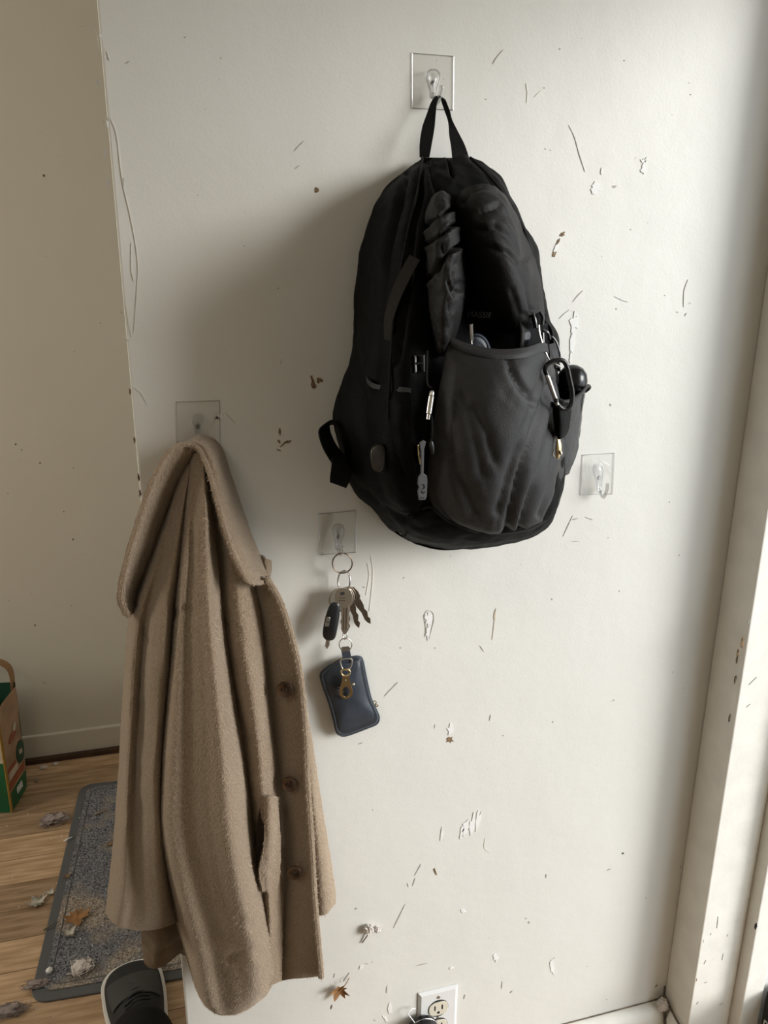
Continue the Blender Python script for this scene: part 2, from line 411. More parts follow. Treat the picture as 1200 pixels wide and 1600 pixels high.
# right wall with the tall glazed doorway that lets the daylight in
OP0, OP1, OPH = 0.04, 0.835, 1.84
WX0, WX1 = CX + 0.130, CX + 0.24
wr = join(box((WX0, -1.6, 0), (WX1, OP0, 2.45)), box((WX0, OP0, OPH), (WX1, D, 2.45)), box((WX0, OP1 + 0.012, 0), (WX1, D, OPH)))
link('wall_right', *wr, M_WALL, smooth=False, kind='structure')
link('porch_ground', *box((WX1, -3.0, -0.16), (5.0, 3.0, -0.10)), M_GROUND, smooth=False, kind='structure')
link('trim_3', *box((WX0 - 0.01, OP0, -0.1), (WX1 + 0.03, OP1, 0.012)), M_TRIM, smooth=False, kind='structure')

M_PANE = mat('frosted_pane', (0.85, 0.87, 0.88), 0.6)
def added_window(n, x, y, z, w_, h_, sgn):           # frame and pane added behind a fill light; the wall stays closed
    o = link('added_window_%d' % n, *join(box((min(x, x + sgn * .03), y - w_ / 2 - .06, z - h_ / 2 - .06), (max(x, x + sgn * .03), y - w_ / 2, z + h_ / 2 + .06)), box((min(x, x + sgn * .03), y + w_ / 2, z - h_ / 2 - .06), (max(x, x + sgn * .03), y + w_ / 2 + .06, z + h_ / 2 + .06)),
        box((min(x, x + sgn * .03), y - w_ / 2, z + h_ / 2), (max(x, x + sgn * .03), y + w_ / 2, z + h_ / 2 + .06)), box((min(x, x + sgn * .05), y - w_ / 2 - .06, z - h_ / 2 - .06), (max(x, x + sgn * .05), y + w_ / 2 + .06, z - h_ / 2))), M_TRIM, smooth=False, kind='structure')
    link('pane', *box((min(x, x + sgn * .008), y - w_ / 2, z - h_ / 2), (max(x, x + sgn * .008), y + w_ / 2, z + h_ / 2)), M_PANE, parent=o, smooth=False)
added_window(1, -2.4, 1.45, 1.35, .72, .82, 1); added_window(2, 1.6, 1.62, 1.45, .62, .92, -1)
fl = link('floor', *box((-2.4, -1.6, -0.05), (1.6, Y_FAR, -0.0045)), M_GAP, smooth=False, kind='structure')
# oak planks run along the wall; one mesh per length is shared
PW = 0.086
pm = {}
def plank(x0, x1, y0):
    ln = round(x1 - x0, 3)
    if ln not in pm:
        v, f = box((0, 0.0008, -0.0044), (ln, PW - 0.0008, 0.0))
        me = bpy.data.meshes.new('plank'); me.from_pydata([tuple(q) for q in v], [], f); me.materials.append(M_OAK); pm[ln] = me
    o = bpy.data.objects.new('plank', pm[ln]); COL.objects.link(o); o.parent = fl
    o.location = Vector((x0, y0, 0)) - fl.location
cuts = [-2.4, -1.55, -1.1, -0.62, -0.35, 0.1, 0.6, 1.1, 1.6]
y = Y_FAR - PW; k = 0
rr = random.Random(3)
while y > -0.6:
    xs = [-2.4] + sorted(rr.sample([-1.8, -1.5, -1.2, -0.9, -0.6, -0.3, 0.0, 0.3, 0.6, 0.9], 3)) + [1.6]
    if y + PW < D: xs = [q if q < 1.0 else 0.90 for q in xs if q < 0.9] + [0.90]
    for a, b in zip(xs[:-1], xs[1:]):
        if b - a > 0.05: plank(a, b, y)
    y -= PW; k += 1

# far baseboard with its dark shoe moulding
bf = link('baseboard_far', *box((-2.4, Y_FAR - 0.013, 0), (1.6, Y_FAR, 0.083)), M_FARWALL, smooth=False, kind='structure'); bevel(bf, 0.004)
link('trim_4', *box((-2.4, Y_FAR - 0.030, 0), (1.6, Y_FAR - 0.0132, 0.014)), M_SHOEMOULD, smooth=False, kind='structure')
# baseboard under the main wall
bt = 0.092
prof = [(0, 0), (0.024, 0), (0.024, 0.055), (0.020, 0.075), (0.012, 0.088), (0.0, bt)]
def extr(prof, x0, x1):
    V = [Vector((x0, D - a, b)) for a, b in prof] + [Vector((x1, D - a, b)) for a, b in prof]; n = len(prof)
    return V, [list(range(n)), list(range(2 * n - 1, n - 1, -1))] + [[i, (i + 1) % n, n + (i + 1) % n, n + i] for i in range(n)]
bb = link('baseboard_back', *extr(prof, E_L + 0.002, CX - 0.012), M_TRIM, kind='structure')
# door frame in the corner: two stepped casings
C1 = PX(1138, 1190, CX).y
X1 = CX + 0.088
tr1 = link('trim_1', *box((CX, C1, 0), (X1, D - 0.0005, 2.449)), M_TRIM, smooth=False, kind='structure'); bevel(tr1, 0.003, 3)
tr2 = link('trim_2', *box((X1, C1 - 0.022, 0), (WX0, D - 0.0005, 2.449)), M_TRIM, smooth=False, kind='structure'); bevel(tr2, 0.003, 3)
# short return of the baseboard along the casing
V = []
for yy in (C1 + 0.004, D - 0.026):
    V += [Vector((CX - a * 0.5, yy, b)) for a, b in prof]
n = len(prof)
link('trim_5', V, [list(range(n)), list(range(2 * n - 1, n - 1, -1))] + [[i, (i + 1) % n, n + (i + 1) % n, n + i] for i in range(n)], M_TRIM, kind='structure')

# ------------------------------------------------------------------ damage on the wall (pieces of the wall)
def flake(poly, m, th=0.0007, name='paint_chip', curved=False, d=0.0, par=wall_b):
    return link(name, *slab(poly, d, th, curved), m, parent=par, smooth=False)
def ragged(cx, cy, w, h, ang=0, n=15, seed=0):
    rg = random.Random(seed); out = []
    for i in range(n):
        a = 2 * math.pi * i / n; k = 0.45 + 0.75 * rg.random(); x, y = w * k * math.cos(a), h * k * math.sin(a)
        c, s = math.cos(R(ang)), math.sin(R(ang)); out.append((cx + x * c - y * s, cy + x * s + y * c))
    return out
def stroke(pts, wpx, m, name='scratch', th=0.0006, par=wall_b):
    q = [Vector((a, b, 0)) for a, b in pts]
    q = smooth_line(q, max(6, len(q) * 4)); Lf, Rt = [], []; rg = random.Random(int(pts[0][0] * 7 + pts[0][1]))
    for i in range(len(q)):
        t = (q[min(i + 1, len(q) - 1)] - q[max(i - 1, 0)]).normalized(); nn = Vector((-t.y, t.x, 0)); e = math.sin(math.pi * (i + 0.6) / (len(q) + 0.2)) ** 0.5
        ww = wpx * .75 * e * (0.4 + 0.9 * rg.random()) / 2
        Lf.append(q[i] + nn * ww); Rt.append(q[i] - nn * ww)
    V, Fc = [], []
    for a, b in zip(Lf, Rt):
        V += [P(a.x, a.y, th), P(b.x, b.y, th), P(b.x, b.y, 0), P(a.x, a.y, 0)]
    for i in range(len(q) - 1):
        for j in range(4): Fc.append([4 * i + j, 4 * i + (j + 1) % 4, 4 * i + 4 + (j + 1) % 4, 4 * i + 4 + j])
    Fc += [[0, 1, 2, 3], [len(V) - 1, len(V) - 2, len(V) - 3, len(V) - 4]]
    return link(name, V, Fc, m, parent=par, smooth=False)

M_PAINT_EDGE = mat('paint_ridge', (0.74, 0.71, 0.64), 0.5)
# brown chips
for i, (cx, cy, w_, h_, a) in enumerate([(495, 297, 3.5, 5, 0), (489, 598, 4, 13, -12), (499, 594, 5, 5, 10), (437, 675, 2.5, 6, 0), (445, 692, 10, 1.8, -40), (451, 690, 5, 1.6, -20), (436, 690, 3.5, 2, 50),
        (866, 397, 4, 6, 20), (703, 1156, 6, 5.5, 0), (872, 378, 2, 7, 25), (879, 366, 3.5, 4.5, 40), (680, 1362, 1.6, 7, -20), (773, 963, 1.4, 10, 5)]):
    flake(ragged(cx, cy, w_, h_, a, seed=i), M_FAINT if cx == 773 else M_BROWNC)
# pale plaster chips
for i, (cx, cy, w_, h_, a) in enumerate([(897, 505, 7, 17, 5), (895, 535, 5, 16, 6), (892, 556, 2, 12, 3), (931, 294, 10, 10, 0), (940, 268, 1.8, 6, 15), (1006, 252, 6, 5, 0), (1005, 264, 4, 8, 0), (1009, 250, 3, 5, 30),
        (670, 968, 6, 12, 0), (669, 990, 4, 12, 5), (704, 1140, 6, 9, 0), (869, 388, 2.5, 9, 25), (728, 1292, 5, 14, 12), (738, 1288, 4, 16, 8), (747, 1282, 4, 16, 10), (722, 1300, 3, 11, 14), (690, 1304, 2, 10, 5),
        (724, 1424, 4, 3, 30), (775, 1497, 5, 6, 20), (705, 1513, 4, 2, -20), (863, 1510, 3, 14, -8), (609, 1577, 4, 9, -8), (602, 1592, 2, 6, -30), (168, 194, 2.2, 7, -10), (157, 55, 2, 6, -10), (345, 650, 5, 5, 0), (565, 1512, 3, 5, 35)]):
    flake(ragged(cx, cy, w_, h_, a, seed=40 + i), M_WHITEC, th=0.0009, name='plaster_chip')
# raised paint blisters round some chips
stroke([(662, 962), (668, 954), (676, 957), (678, 968), (674, 985), (670, 1000)], 1.6, M_GREYC)
stroke([(662, 962), (665, 980), (664, 995)], 1.3, M_GREYC)
for pts, wd, mm in [
    ([(606, 1082), (622, 1066)], 2.2, M_GREYC), ([(601, 1088), (607, 1081)], 1.8, M_GREYC), ([(615, 1450), (624, 1432), (633, 1413)], 2.0, M_GREYC), ([(648, 1368), (655, 1356), (658, 1350)], 2.2, M_GREYC), ([(645, 1384), (649, 1372)], 1.8, M_GREYC),
    ([(637, 1380), (638, 1386)], 2.0, M_GREYC), ([(750, 1009), (756, 1018)], 1.5, M_GREYC), ([(765, 1126), (767, 1117)], 2.2, M_GREYC), ([(679, 1138), (680, 1132)], 2.0, M_GREYC),
    ([(889, 196), (898, 215), (905, 240), (914, 268)], 1.6, M_GREYC), ([(895, 472), (903, 462), (911, 454)], 1.8, M_GREYC), ([(874, 498), (882, 490), (890, 484)], 1.8, M_GREYC), ([(960, 463), (972, 469), (982, 472)], 1.4, M_GREYC),
    ([(786, 78), (776, 90), (770, 100)], 1.8, M_GREYC), ([(822, 130), (824, 145), (823, 160)], 1.4, M_PAINT_EDGE), ([(835, 152), (845, 142)], 1.3, M_PAINT_EDGE), ([(1075, 437), (1069, 455), (1068, 480)], 1.5, M_GREYC), ([(1070, 494), (1073, 489)], 2.0, M_GREYC),
    ([(880, 838), (895, 806)], 1.5, M_GREYC), ([(915, 808), (926, 812)], 2.0, M_GREYC), ([(893, 846), (905, 846)], 1.6, M_GREYC), ([(895, 812), (903, 810)], 2.4, M_GREYC),
    ([(758, 1310), (757, 1325), (766, 1332)], 1.3, M_PAINT_EDGE), ([(651, 1509), (668, 1505)], 2.0, M_GREYC), ([(784, 1545), (785, 1534)], 2.0, M_GREYC), ([(725, 1561), (727, 1554)], 2.2, M_GREYC), ([(797, 1552), (801, 1548)], 2.4, M_GREYC), ([(853, 1372), (854, 1366)], 2.2, M_GREYC),
    ([(604, 1552), (605, 1540)], 2.0, M_GREYC), ([(560, 1163), (567, 1160)], 2.2, M_GREYC), ([(570, 1506), (575, 1506)], 2.0, M_GREYC), ([(1023, 1543), (1028, 1538)], 2.0, M_DIRT), ([(517, 1577), (519, 1570)], 2.2, M_DIRT), ([(522, 1528), (523, 1521)], 2.0, M_GREYC),
    ([(460, 236), (467, 228), (475, 220)], 2.0, M_GREYC), ([(461, 264), (468, 258)], 1.8, M_GREYC), ([(432, 702), (440, 705)], 2.0, M_BROWNC), ([(438, 570), (440, 560)], 1.6, M_GREYC), ([(196, 100), (203, 95)], 2.2, M_GREYC), ([(574, 880), (577, 900), (572, 930)], 2.2, M_PAINT_EDGE),
    ([(580, 870), (583, 900), (577, 955)], 2.4, M_PAINT_EDGE), ([(546, 1520), (537, 1534)], 3.0, M_GREYC), ([(775, 950), (772, 975), (769, 1000)], 1.2, M_FAINT), ([(352, 645), (368, 662)], 2.0, M_GREYC), ([(1063, 1358), (1064, 1352)], 1.8, M_GREYC), ([(972, 1334), (975, 1333)], 3.0, M_DARK)]:
    stroke(pts, wd, mm)
# the long hairline crack by the wall's free edge
for pts, wd in [([(173, 186), (182, 210), (188, 260), (192, 290)], 1.8), ([(192, 290), (204, 340), (215, 405), (214, 450), (209, 520)], 1.8), ([(148, 45), (153, 62), (154, 80)], 1.8), ([(205, 380), (205, 420), (209, 440)], 1.2), ([(190, 525), (203, 530), (224, 522)], 2.0), ([(196, 470), (202, 510), (206, 528)], 1.5),
                ([(200, 600), (218, 612), (230, 632)], 1.5), ([(167, 80), (171, 95)], 2.0), ([(193, 280), (194, 290)], 2.5)]:
    stroke(pts, wd * .7, M_PAINT_EDGE, name='hairline_crack', th=0.0009)
for pts in [[(193, 278), (194, 286)], [(192, 525), (200, 534)], [(168, 183), (170, 198)]]: stroke(pts, 2.0, M_GREYC)
# chips along the free edge
for i, yv in enumerate([128, 240, 285, 612, 688, 745, 770, 800]):
    ex = 137 + yv * 0.1015
    flake(ragged(ex + 3.5, yv, 2.0, 7, -6, seed=90 + i), M_BROWNC if yv > 600 else M_GREYC)
# tiny specks, joined
rg = random.Random(11); sp = []
for i in range(70):
    sx, sy = rg.uniform(260, 1080), rg.uniform(30, 1590)
    if 500 < sx < 900 and 240 < sy < 860: continue
    s_ = rg.uniform(0.7, 1.5); sp.append(slab(ragged(sx, sy, s_, s_ * rg.uniform(0.7, 1.8), rg.uniform(0, 90), n=6, seed=200 + i), 0, 0.0005))
o = link('paint_specks', *join(*sp), M_GREYC, parent=wall_b, smooth=False, kind='stuff')
sp = []
for i in range(12):
    sx, sy = rg.uniform(5, 135), rg.uniform(250, 1110); r_ = ray(sx, sy); t_ = (Y_FAR - 0.0006) / r_.y; c = CAM + r_ * t_
    sp.append(blob(c, rg.uniform(0.001, 0.0028), 0.4, (1, 0.15, 1.2), i, 1))
link('paint_specks', *join(*sp), M_DIRT, parent=wall_far, smooth=False, kind='stuff')

# dirt lines and knocks on the frame and baseboard
def on_plane(px, py, y): r_ = ray(px, py); return CAM + r_ * (y / r_.y)
def tdirt(pts, yv, r_, m=M_DIRT, par=tr1, name='scuff'):
    return link(name, *tube([on_plane(a, b, yv) for a, b in pts], r_, seg=6, n=max(4, 3 * len(pts)), flat=1.0), m, parent=par)
YC1, YC2 = C1, C1 - 0.022
for pts in [[(1120, 1450), (1122, 1432)], [(1124, 1570), (1129, 1567)], [(1100, 1536), (1105, 1534)], [(1088, 1569), (1091, 1565)], [(1136, 1463), (1137, 1460)], [(1110, 1461), (1111, 1458)], [(1170, 1070), (1182, 1058)], [(1166, 1105), (1172, 1100)], [(1168, 975), (1170, 968)], [(1100, 1506), (1103, 1500)], [(1128, 1500), (1130, 1490)]]:
    tdirt(pts, YC1, 0.0008, M_GREYC)
tdirt([(1167, 1446), (1164, 1465), (1162, 1480), (1159, 1500), (1158, 1515), (1155, 1532)], YC1, 0.0012, M_DIRT)
link('plaster_chip', *blob(P(1160, 1004, D - C1 + 0.000), 0.005, 0.5, (0.7, 0.25, 1.8), 5, 2), M_BROWNC, parent=tr1)
for c, mm in [((1153, 1020), M_BROWNC), ((1152, 1030), M_DIRT), ((1149, 1062), M_DIRT), ((1140, 1122), M_DIRT), ((1098, 1470), M_BROWNC), ((1094, 1490), M_WHITEC), ((1088, 1530), M_BROWNC), ((1181, 1447), M_DARK)]:
    yy = C1 if c[0] < 1170 else YC2
    link('edge_chip', *blob(on_plane(c[0], c[1], yy + 0.0015), 0.0035, 0.5, (0.55, 0.5, 2.0), c[1], 2), mm, parent=tr1 if c[0] < 1170 else tr2)
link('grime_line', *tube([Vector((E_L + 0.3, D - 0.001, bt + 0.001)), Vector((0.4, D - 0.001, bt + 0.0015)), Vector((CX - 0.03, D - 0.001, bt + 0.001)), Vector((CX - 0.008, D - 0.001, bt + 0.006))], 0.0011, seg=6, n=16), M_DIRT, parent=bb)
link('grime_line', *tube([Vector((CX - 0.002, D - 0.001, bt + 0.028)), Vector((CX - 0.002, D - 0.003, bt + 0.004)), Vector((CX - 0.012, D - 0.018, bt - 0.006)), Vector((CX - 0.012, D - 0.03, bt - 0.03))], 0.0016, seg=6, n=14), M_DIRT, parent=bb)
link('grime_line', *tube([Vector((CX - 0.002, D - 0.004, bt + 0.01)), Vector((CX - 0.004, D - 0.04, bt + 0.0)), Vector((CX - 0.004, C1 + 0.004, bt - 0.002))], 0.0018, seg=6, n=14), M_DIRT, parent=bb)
# ================================================================== HOOKS
def hook(plate, top, bot, tip, label, wide=8.5, peel=None):
    """plate: four corners; top/bot: ends of the drop-shaped body; tip: end of the J"""
    cx = sum(p[0] for p in plate) / 4; cy = sum(p[1] for p in plate) / 4
    t = thing('adhesive_hook', P(cx, max(p[1] for p in plate), 0.0), label, 'hook', 'clear adhesive hooks on the wall')
    pl = link('adhesive_plate', *slab(plate, 0.0003, 0.0012), M_PLATE, parent=t, smooth=False); bevel(pl, 0.0004, 2)
    # bright cut edges of the film
    q = [P(a, b, 0.001) for a, b in plate]
    link('plate_rim', *tube(q, 0.0006, closed=True, seg=5), M_RIM, parent=t)
    ax = Vector((bot[0] - top[0], bot[1] - top[1], 0)); ln = ax.length; ax.normalize(); nx = Vector((-ax.y, ax.x, 0))
    T = Vector((top[0], top[1], 0)); w_ = wide
    prof = [(0, .3), (.03, .62), (.12, .93), (.24, 1.0), (.4, .92), (.6, .66), (.8, .44), (1.0, .36)]
    lf = [T + ax * ln * a - nx * w_ * b for a, b in prof]; rt = [T + ax * ln * a + nx * w_ * b for a, b in prof]
    poly = [(v.x, v.y) for v in lf] + [(v.x, v.y) for v in reversed(rt)]
    link('hook_body', *pillow(poly, 0.006, 0.006, 0.0055, n=40, rings=6), M_HOOK, parent=t)
    inner = [(v.x * .55 + (T.x + ax.x * ln * .4) * .45, v.y * .75 + (T.y + ax.y * ln * .35) * .25) for v in lf] + [(v.x * .55 + (T.x + ax.x * ln * .4) * .45, v.y * .75 + (T.y + ax.y * ln * .35) * .25) for v in reversed(rt)]
    link('hook_rib', *ptube([(a, b, 0.0118) for a, b in poly], 0.0011, closed=True, n=48, seg=6), M_RIM, parent=t)
    link('pin', *lathe(P(T.x + ax.x * ln * .5, T.y + ax.y * ln * .5, 0.012), (0, -1, 0), [(0.0028, 0), (0.0028, .002), (0.0015, .0032)], 14), M_HOOK, parent=t)
    mx = (bot[0] + tip[0]) / 2; my = max(bot[1], tip[1])
    link('hook_arm', *ptube([(bot[0], bot[1] - 6, 0.008), (bot[0] + 1, bot[1], 0.010), (mx, my + (9 if tip[1] < bot[1] else 4), 0.016), (tip[0], tip[1] + 7, 0.022), (tip[0], tip[1], 0.024)], 0.0024, n=22, seg=10), M_RIM, parent=t)
    if peel:
        link('air_bubble', *pillow(peel, 0.0015, 0.0012, 0.0004, n=20, rings=4), M_PLATE, parent=t)
    return t
hook([(644, 83), (709, 88), (708, 172), (644, 169)], (677, 109), (676, 152), (690, 134), 'clear adhesive hook at the top of the wall, black backpack loop hanging on it', 10)
hook([(498, 803), (556, 798), (556, 863), (500, 867)], (529, 819), (528, 858), (535, 854), 'clear adhesive hook above the key ring, below the backpack', 8.5, peel=[(505, 806), (520, 802), (521, 815), (512, 830), (507, 850), (502, 856)])
hook([(275, 628), (343, 626), (344, 695), (277, 697)], (309, 648), (310, 684), (320, 684), 'clear adhesive hook above the camel coat, half covered by its collar', 8.5, peel=[(336, 646), (342, 644), (343, 655), (338, 650), (332, 668), (330, 668)])
hook([(911, 711), (960, 708), (957, 772), (907, 773)], (934, 725), (937, 768), (949, 756), 'empty clear adhesive hook right of the backpack, nothing hanging on it', 8, peel=[(935, 714), (946, 722), (955, 728), (957, 745), (948, 740), (942, 726)])

# ================================================================== BACKPACK
bp = thing('backpack', P(705, 858, 0.08), 'worn black backpack hanging by its loop from the top hook', 'backpack')
BR = [
 [(662,246,.018),(663,245,.030),(669,244,.045),(686,246,.055),(706,248,.055),(727,245,.050),(738,245,.035),(740,247,.018)],
 [(634,266,.014),(632,270,.030),(652,268,.075),(682,274,.095),(712,277,.100),(752,272,.085),(774,272,.050),(772,276,.014)],
 [(601,294,.012),(600,299,.034),(646,296,.100),(682,302,.120),(716,304,.120),(766,298,.105),(791,298,.055),(788,304,.012)],
 [(584,334,.012),(583,340,.040),(640,338,.120),(680,342,.135),(726,342,.125),(782,336,.122),(810,334,.062),(806,340,.012)],
 [(569,400,.010),(567,403,.045),(628,402,.140),(674,406,.155),(734,406,.130),(802,400,.145),(838,398,.080),(830,405,.010)],
 [(560,480,.010),(557,482,.045),(616,485,.150),(668,490,.165),(744,490,.120),(824,485,.150),(856,480,.090),(846,490,.010)],
 [(551,560,.010),(549,562,.045),(612,565,.158),(664,570,.172),(750,572,.140),(834,568,.155),(868,560,.090),(856,570,.010)],
 [(530,640,.010),(529,645,.045),(606,655,.165),(664,660,.178),(760,660,.165),(840,655,.160),(876,648,.095),(866,650,.010)],
 [(536,700,.010),(535,704,.045),(606,712,.168),(668,716,.180),(762,718,.172),(842,712,.165),(880,704,.100),(870,704,.010)],
 [(552,752,.010),(551,757,.045),(612,765,.162),(674,770,.175),(766,772,.170),(842,765,.160),(880,752,.100),(870,744,.010)],
 [(585,792,.010),(585,797,.045),(628,812,.145),(686,822,.165),(768,822,.162),(836,815,.150),(868,802,.100),(858,792,.010)],
 [(610,820,.012),(611,826,.045),(640,838,.115),(690,848,.135),(760,846,.135),(815,839,.125),(846,830,.080),(838,820,.010)],
 [(640,835,.020),(642,845,.040),(662,853,.070),(695,858,.090),(752,853,.090),(800,846,.080),(822,840,.050),(822,833,.020)]]
NU, NV = 120, 150
rows = [[P(*q) for q in r] for r in BR]
g = grid(rows, NU, NV); N = gnormals(g)
cz = creases([
 ([(660, 246), (655, 300), (645, 350), (638, 410), (628, 480), (618, 560)], 6, 0.007, 0.004),
 ([(700, 246), (704, 262), (707, 275)], 3, 0.006, 0.004), ([(668, 248), (676, 280), (684, 305)], 5, 0.004, 0.006),
 ([(735, 246), (760, 270), (790, 310), (818, 360), (838, 430), (852, 500)], 4, 0.006, 0.003),
 ([(626, 262), (634, 272), (640, 268)], 3, 0.004, 0.002), ([(632, 280), (620, 330), (606, 390), (594, 470), (585, 560), (580, 600)], 5, 0.006, 0.004),
 ([(600, 795), (630, 815), (650, 800), (672, 790)], 4, 0.004, 0.003), ([(570, 770), (600, 800), (625, 835)], 4, 0.004, 0.003),
 ([(560, 600), (572, 690), (590, 760)], 8, 0.004, 0.003)])
cw = crumple(0.0045, 14, 1.0)
def bd(p): return cz(p) + cw(p)
sgn = -1 if sum(n.y for r in N for n in r) > 0 else 1
G2 = [[g[v][u] + N[v][u] * sgn * bd(g[v][u]) * min(1, u / 8, (NU - 1 - u) / 8) for u in range(NU)] for v in range(NV)]
V, Fc = [], []
NB = 8
for v in range(NV):
    row = list(G2[v]); a, b = row[-1], row[0]
    for i in range(1, NB): row.append(a.lerp(b, i / NB))
    V += [Vector((q.x, min(q.y, D - 0.004), q.z)) for q in row]
W_ = NU + NB - 1
for v in range(NV - 1):
    for u in range(W_): Fc.append([v * W_ + u, v * W_ + (u + 1) % W_, (v + 1) * W_ + (u + 1) % W_, (v + 1) * W_ + u])
for v0 in (0, NV - 1):
    c = sum((V[v0 * W_ + u] for u in range(W_)), Vector()) / W_; V.append(c)
    for u in range(W_): Fc.append([v0 * W_ + u, v0 * W_ + (u + 1) % W_, len(V) - 1])
link('body', V, Fc, M_NYLON, parent=bp)
# haul loop over the hook
link('haul_loop', *join(
   sheet([[(656,246,.034),(671,246,.040)],[(656,225,.030),(675,224,.036)],[(660,200,.026),(679,200,.032)],[(668,178,.022),(681,178,.028)],[(674,162,.017),(683,162,.022)],[(681,153,.015),(687,153,.019)],[(688,153,.015),(692,156,.019)],
          [(690,160,.016),(697,160,.020)],[(694,172,.020),(702,172,.024)],[(700,190,.024),(706,186,.026)],[(702,210,.028),(716,206,.030)],[(705,230,.030),(726,226,.034)],[(707,248,.034),(733,246,.036)]], 6, 60, 0.0018)), M_WEB, parent=bp)
# right side: soft top lobe with its curved folds
lz = creases([([(722, 318), (734, 298), (755, 292), (778, 300), (800, 325), (820, 360), (836, 420), (842, 470)], 3.5, 0.006, -0.003),
   ([(752, 328), (780, 320), (800, 338), (816, 366), (828, 400)], 4.5, 0.008, -0.007),
   ([(745, 360), (775, 352), (800, 368), (822, 402), (834, 450), (838, 486)], 5, 0.009, -0.008),
   ([(770, 388), (795, 394), (815, 415), (828, 448), (836, 486)], 5, 0.009, -0.008), ([(800, 455), (812, 490), (830, 496)], 5, 0.004, -0.003)])
lw = crumple(0.004, 22, 4.0)
link('top_flap', *sheet([
  [(716,300,.120),(735,290,.138),(756,287,.140),(776,294,.128),(790,304,.100)],
  [(712,325,.122),(738,316,.158),(768,314,.165),(795,320,.150),(812,338,.105)],
  [(716,360,.118),(742,355,.168),(776,352,.182),(808,356,.165),(828,374,.110)],
  [(720,400,.112),(748,400,.165),(784,398,.190),(820,398,.172),(839,412,.115)],
  [(724,440,.108),(756,444,.155),(792,442,.185),(830,442,.172),(847,448,.118)],
  [(728,480,.108),(762,486,.140),(800,486,.172),(834,484,.165),(851,486,.120)],
  [(735,505,.110),(768,512,.130),(804,514,.152),(836,512,.150),(852,512,.120)]], 60, 80, 0.004, lambda u, v, p: .5 * lz(p) + .6 * lw(p) * math.sin(math.pi * u)), M_NYLON3, parent=bp)
# left side: quilted padded strap folded on itself
sz = creases([([(660, 360), (675, 345), (690, 335), (706, 328)], 3.0, 0.010, 0.008), ([(668, 382), (690, 366), (708, 352), (718, 350)], 3.0, 0.009, 0.007),
   ([(668, 440), (685, 415), (700, 396), (722, 382)], 3.0, 0.010, 0.008), ([(712, 412), (708, 432), (720, 452)], 4, 0.004, 0.003), ([(690, 386), (692, 400), (684, 424)], 5, 0.004, 0.003), ([(700, 440), (712, 460), (722, 440)], 4, 0.004, 0.003)])
sw = crumple(0.004, 30, 9.0)
link('padded_strap', *sheet([
  [(674,308,.130),(682,300,.150),(690,297,.152),(698,300,.145),(704,306,.126)],
  [(664,335,.132),(676,326,.168),(690,320,.176),(700,318,.168),(706,324,.130)],
  [(662,372,.135),(674,362,.178),(692,354,.190),(708,348,.180),(718,352,.132)],
  [(664,412,.138),(676,405,.185),(696,396,.200),(715,386,.188),(724,388,.132)],
  [(664,455,.142),(678,450,.190),(700,444,.206),(720,438,.192),(729,438,.132)],
  [(667,498,.148),(680,496,.192),(700,492,.205),(716,486,.192),(724,486,.135)],
  [(674,530,.155),(684,532,.185),(695,532,.192),(704,530,.182),(711,530,.145)],
  [(680,552,.160),(686,555,.172),(692,556,.175),(697,554,.170),(700,550,.155)]], 44, 110, 0.004, lambda u, v, p: sz(p) + sw(p) * math.sin(math.pi * u)), M_NYLON3, parent=bp)
# the front pocket hanging open
pz = creases([([(792, 560), (798, 580), (812, 606), (835, 630)], 6, 0.010, 0.008), ([(742, 640), (760, 680), (770, 720)], 9, 0.007, 0.006), ([(700, 690), (715, 740), (740, 800)], 10, 0.007, 0.007),
   ([(862, 600), (842, 660), (818, 730), (800, 800), (792, 836)], 8, 0.018, 0.016), ([(868, 640), (852, 710), (832, 770), (812, 832)], 6, 0.013, 0.012), ([(872, 690), (860, 750), (842, 805)], 5, 0.010, 0.010), ([(850, 580), (826, 650), (800, 720), (778, 800)], 10, 0.010, 0.012), ([(878, 720), (868, 770), (852, 812)], 4, 0.008, 0.007), ([(722, 620), (740, 680), (752, 740)], 10, 0.006, 0.007)])
pw = crumple(0.004, 12, 13.0)
PK = [
  [(705,528,.182),(730,538,.190),(775,547,.200),(820,545,.198),(848,538,.178),(860,548,.130)],
  [(694,570,.182),(728,574,.200),(775,580,.215),(822,578,.210),(854,576,.176),(867,578,.120)],
  [(682,630,.182),(722,634,.210),(774,640,.225),(826,636,.216),(862,630,.172),(876,630,.112)],
  [(672,700,.182),(718,706,.212),(774,710,.226),(828,705,.214),(866,696,.170),(882,694,.110)],
  [(668,760,.178),(716,770,.206),(772,776,.216),(826,770,.202),(862,758,.164),(880,752,.108)],
  [(676,792,.172),(714,812,.188),(768,824,.194),(820,818,.182),(852,804,.152),(872,792,.108)],
  [(690,806,.166),(720,824,.174),(766,834,.176),(812,830,.166),(838,822,.142),(860,808,.110)]]
link('front_pocket', *sheet(PK, 70, 90, 0.003, lambda u, v, p: (.5 * pz(p) + .7 * pw(p)) * min(1, v * 6) * math.sin(math.pi * (0.05 + 0.9 * u)) ** 0.4), M_NYLON2, parent=bp)
link('pocket_hem', *sheet([[(706,526,.184),(730,536,.193),(775,545,.203),(820,543,.201),(848,535,.180),(858,540,.140)],[(704,534,.187),(730,545,.197),(775,554,.208),(820,552,.206),(850,544,.183),(860,550,.140)],[(703,540,.186),(729,551,.197),(775,561,.209),(820,559,.207),(851,550,.182),(861,556,.138)]], 40, 8, 0.003), M_NYLON2, parent=bp)
link('piping', *ptube([(632,838,.118),(650,806,.155),(672,792,.176),(705,816,.178),(764,834,.180),(818,830,.166),(848,816,.140),(868,796,.110)], 0.0016, n=60, seg=7), M_WEB, parent=bp)
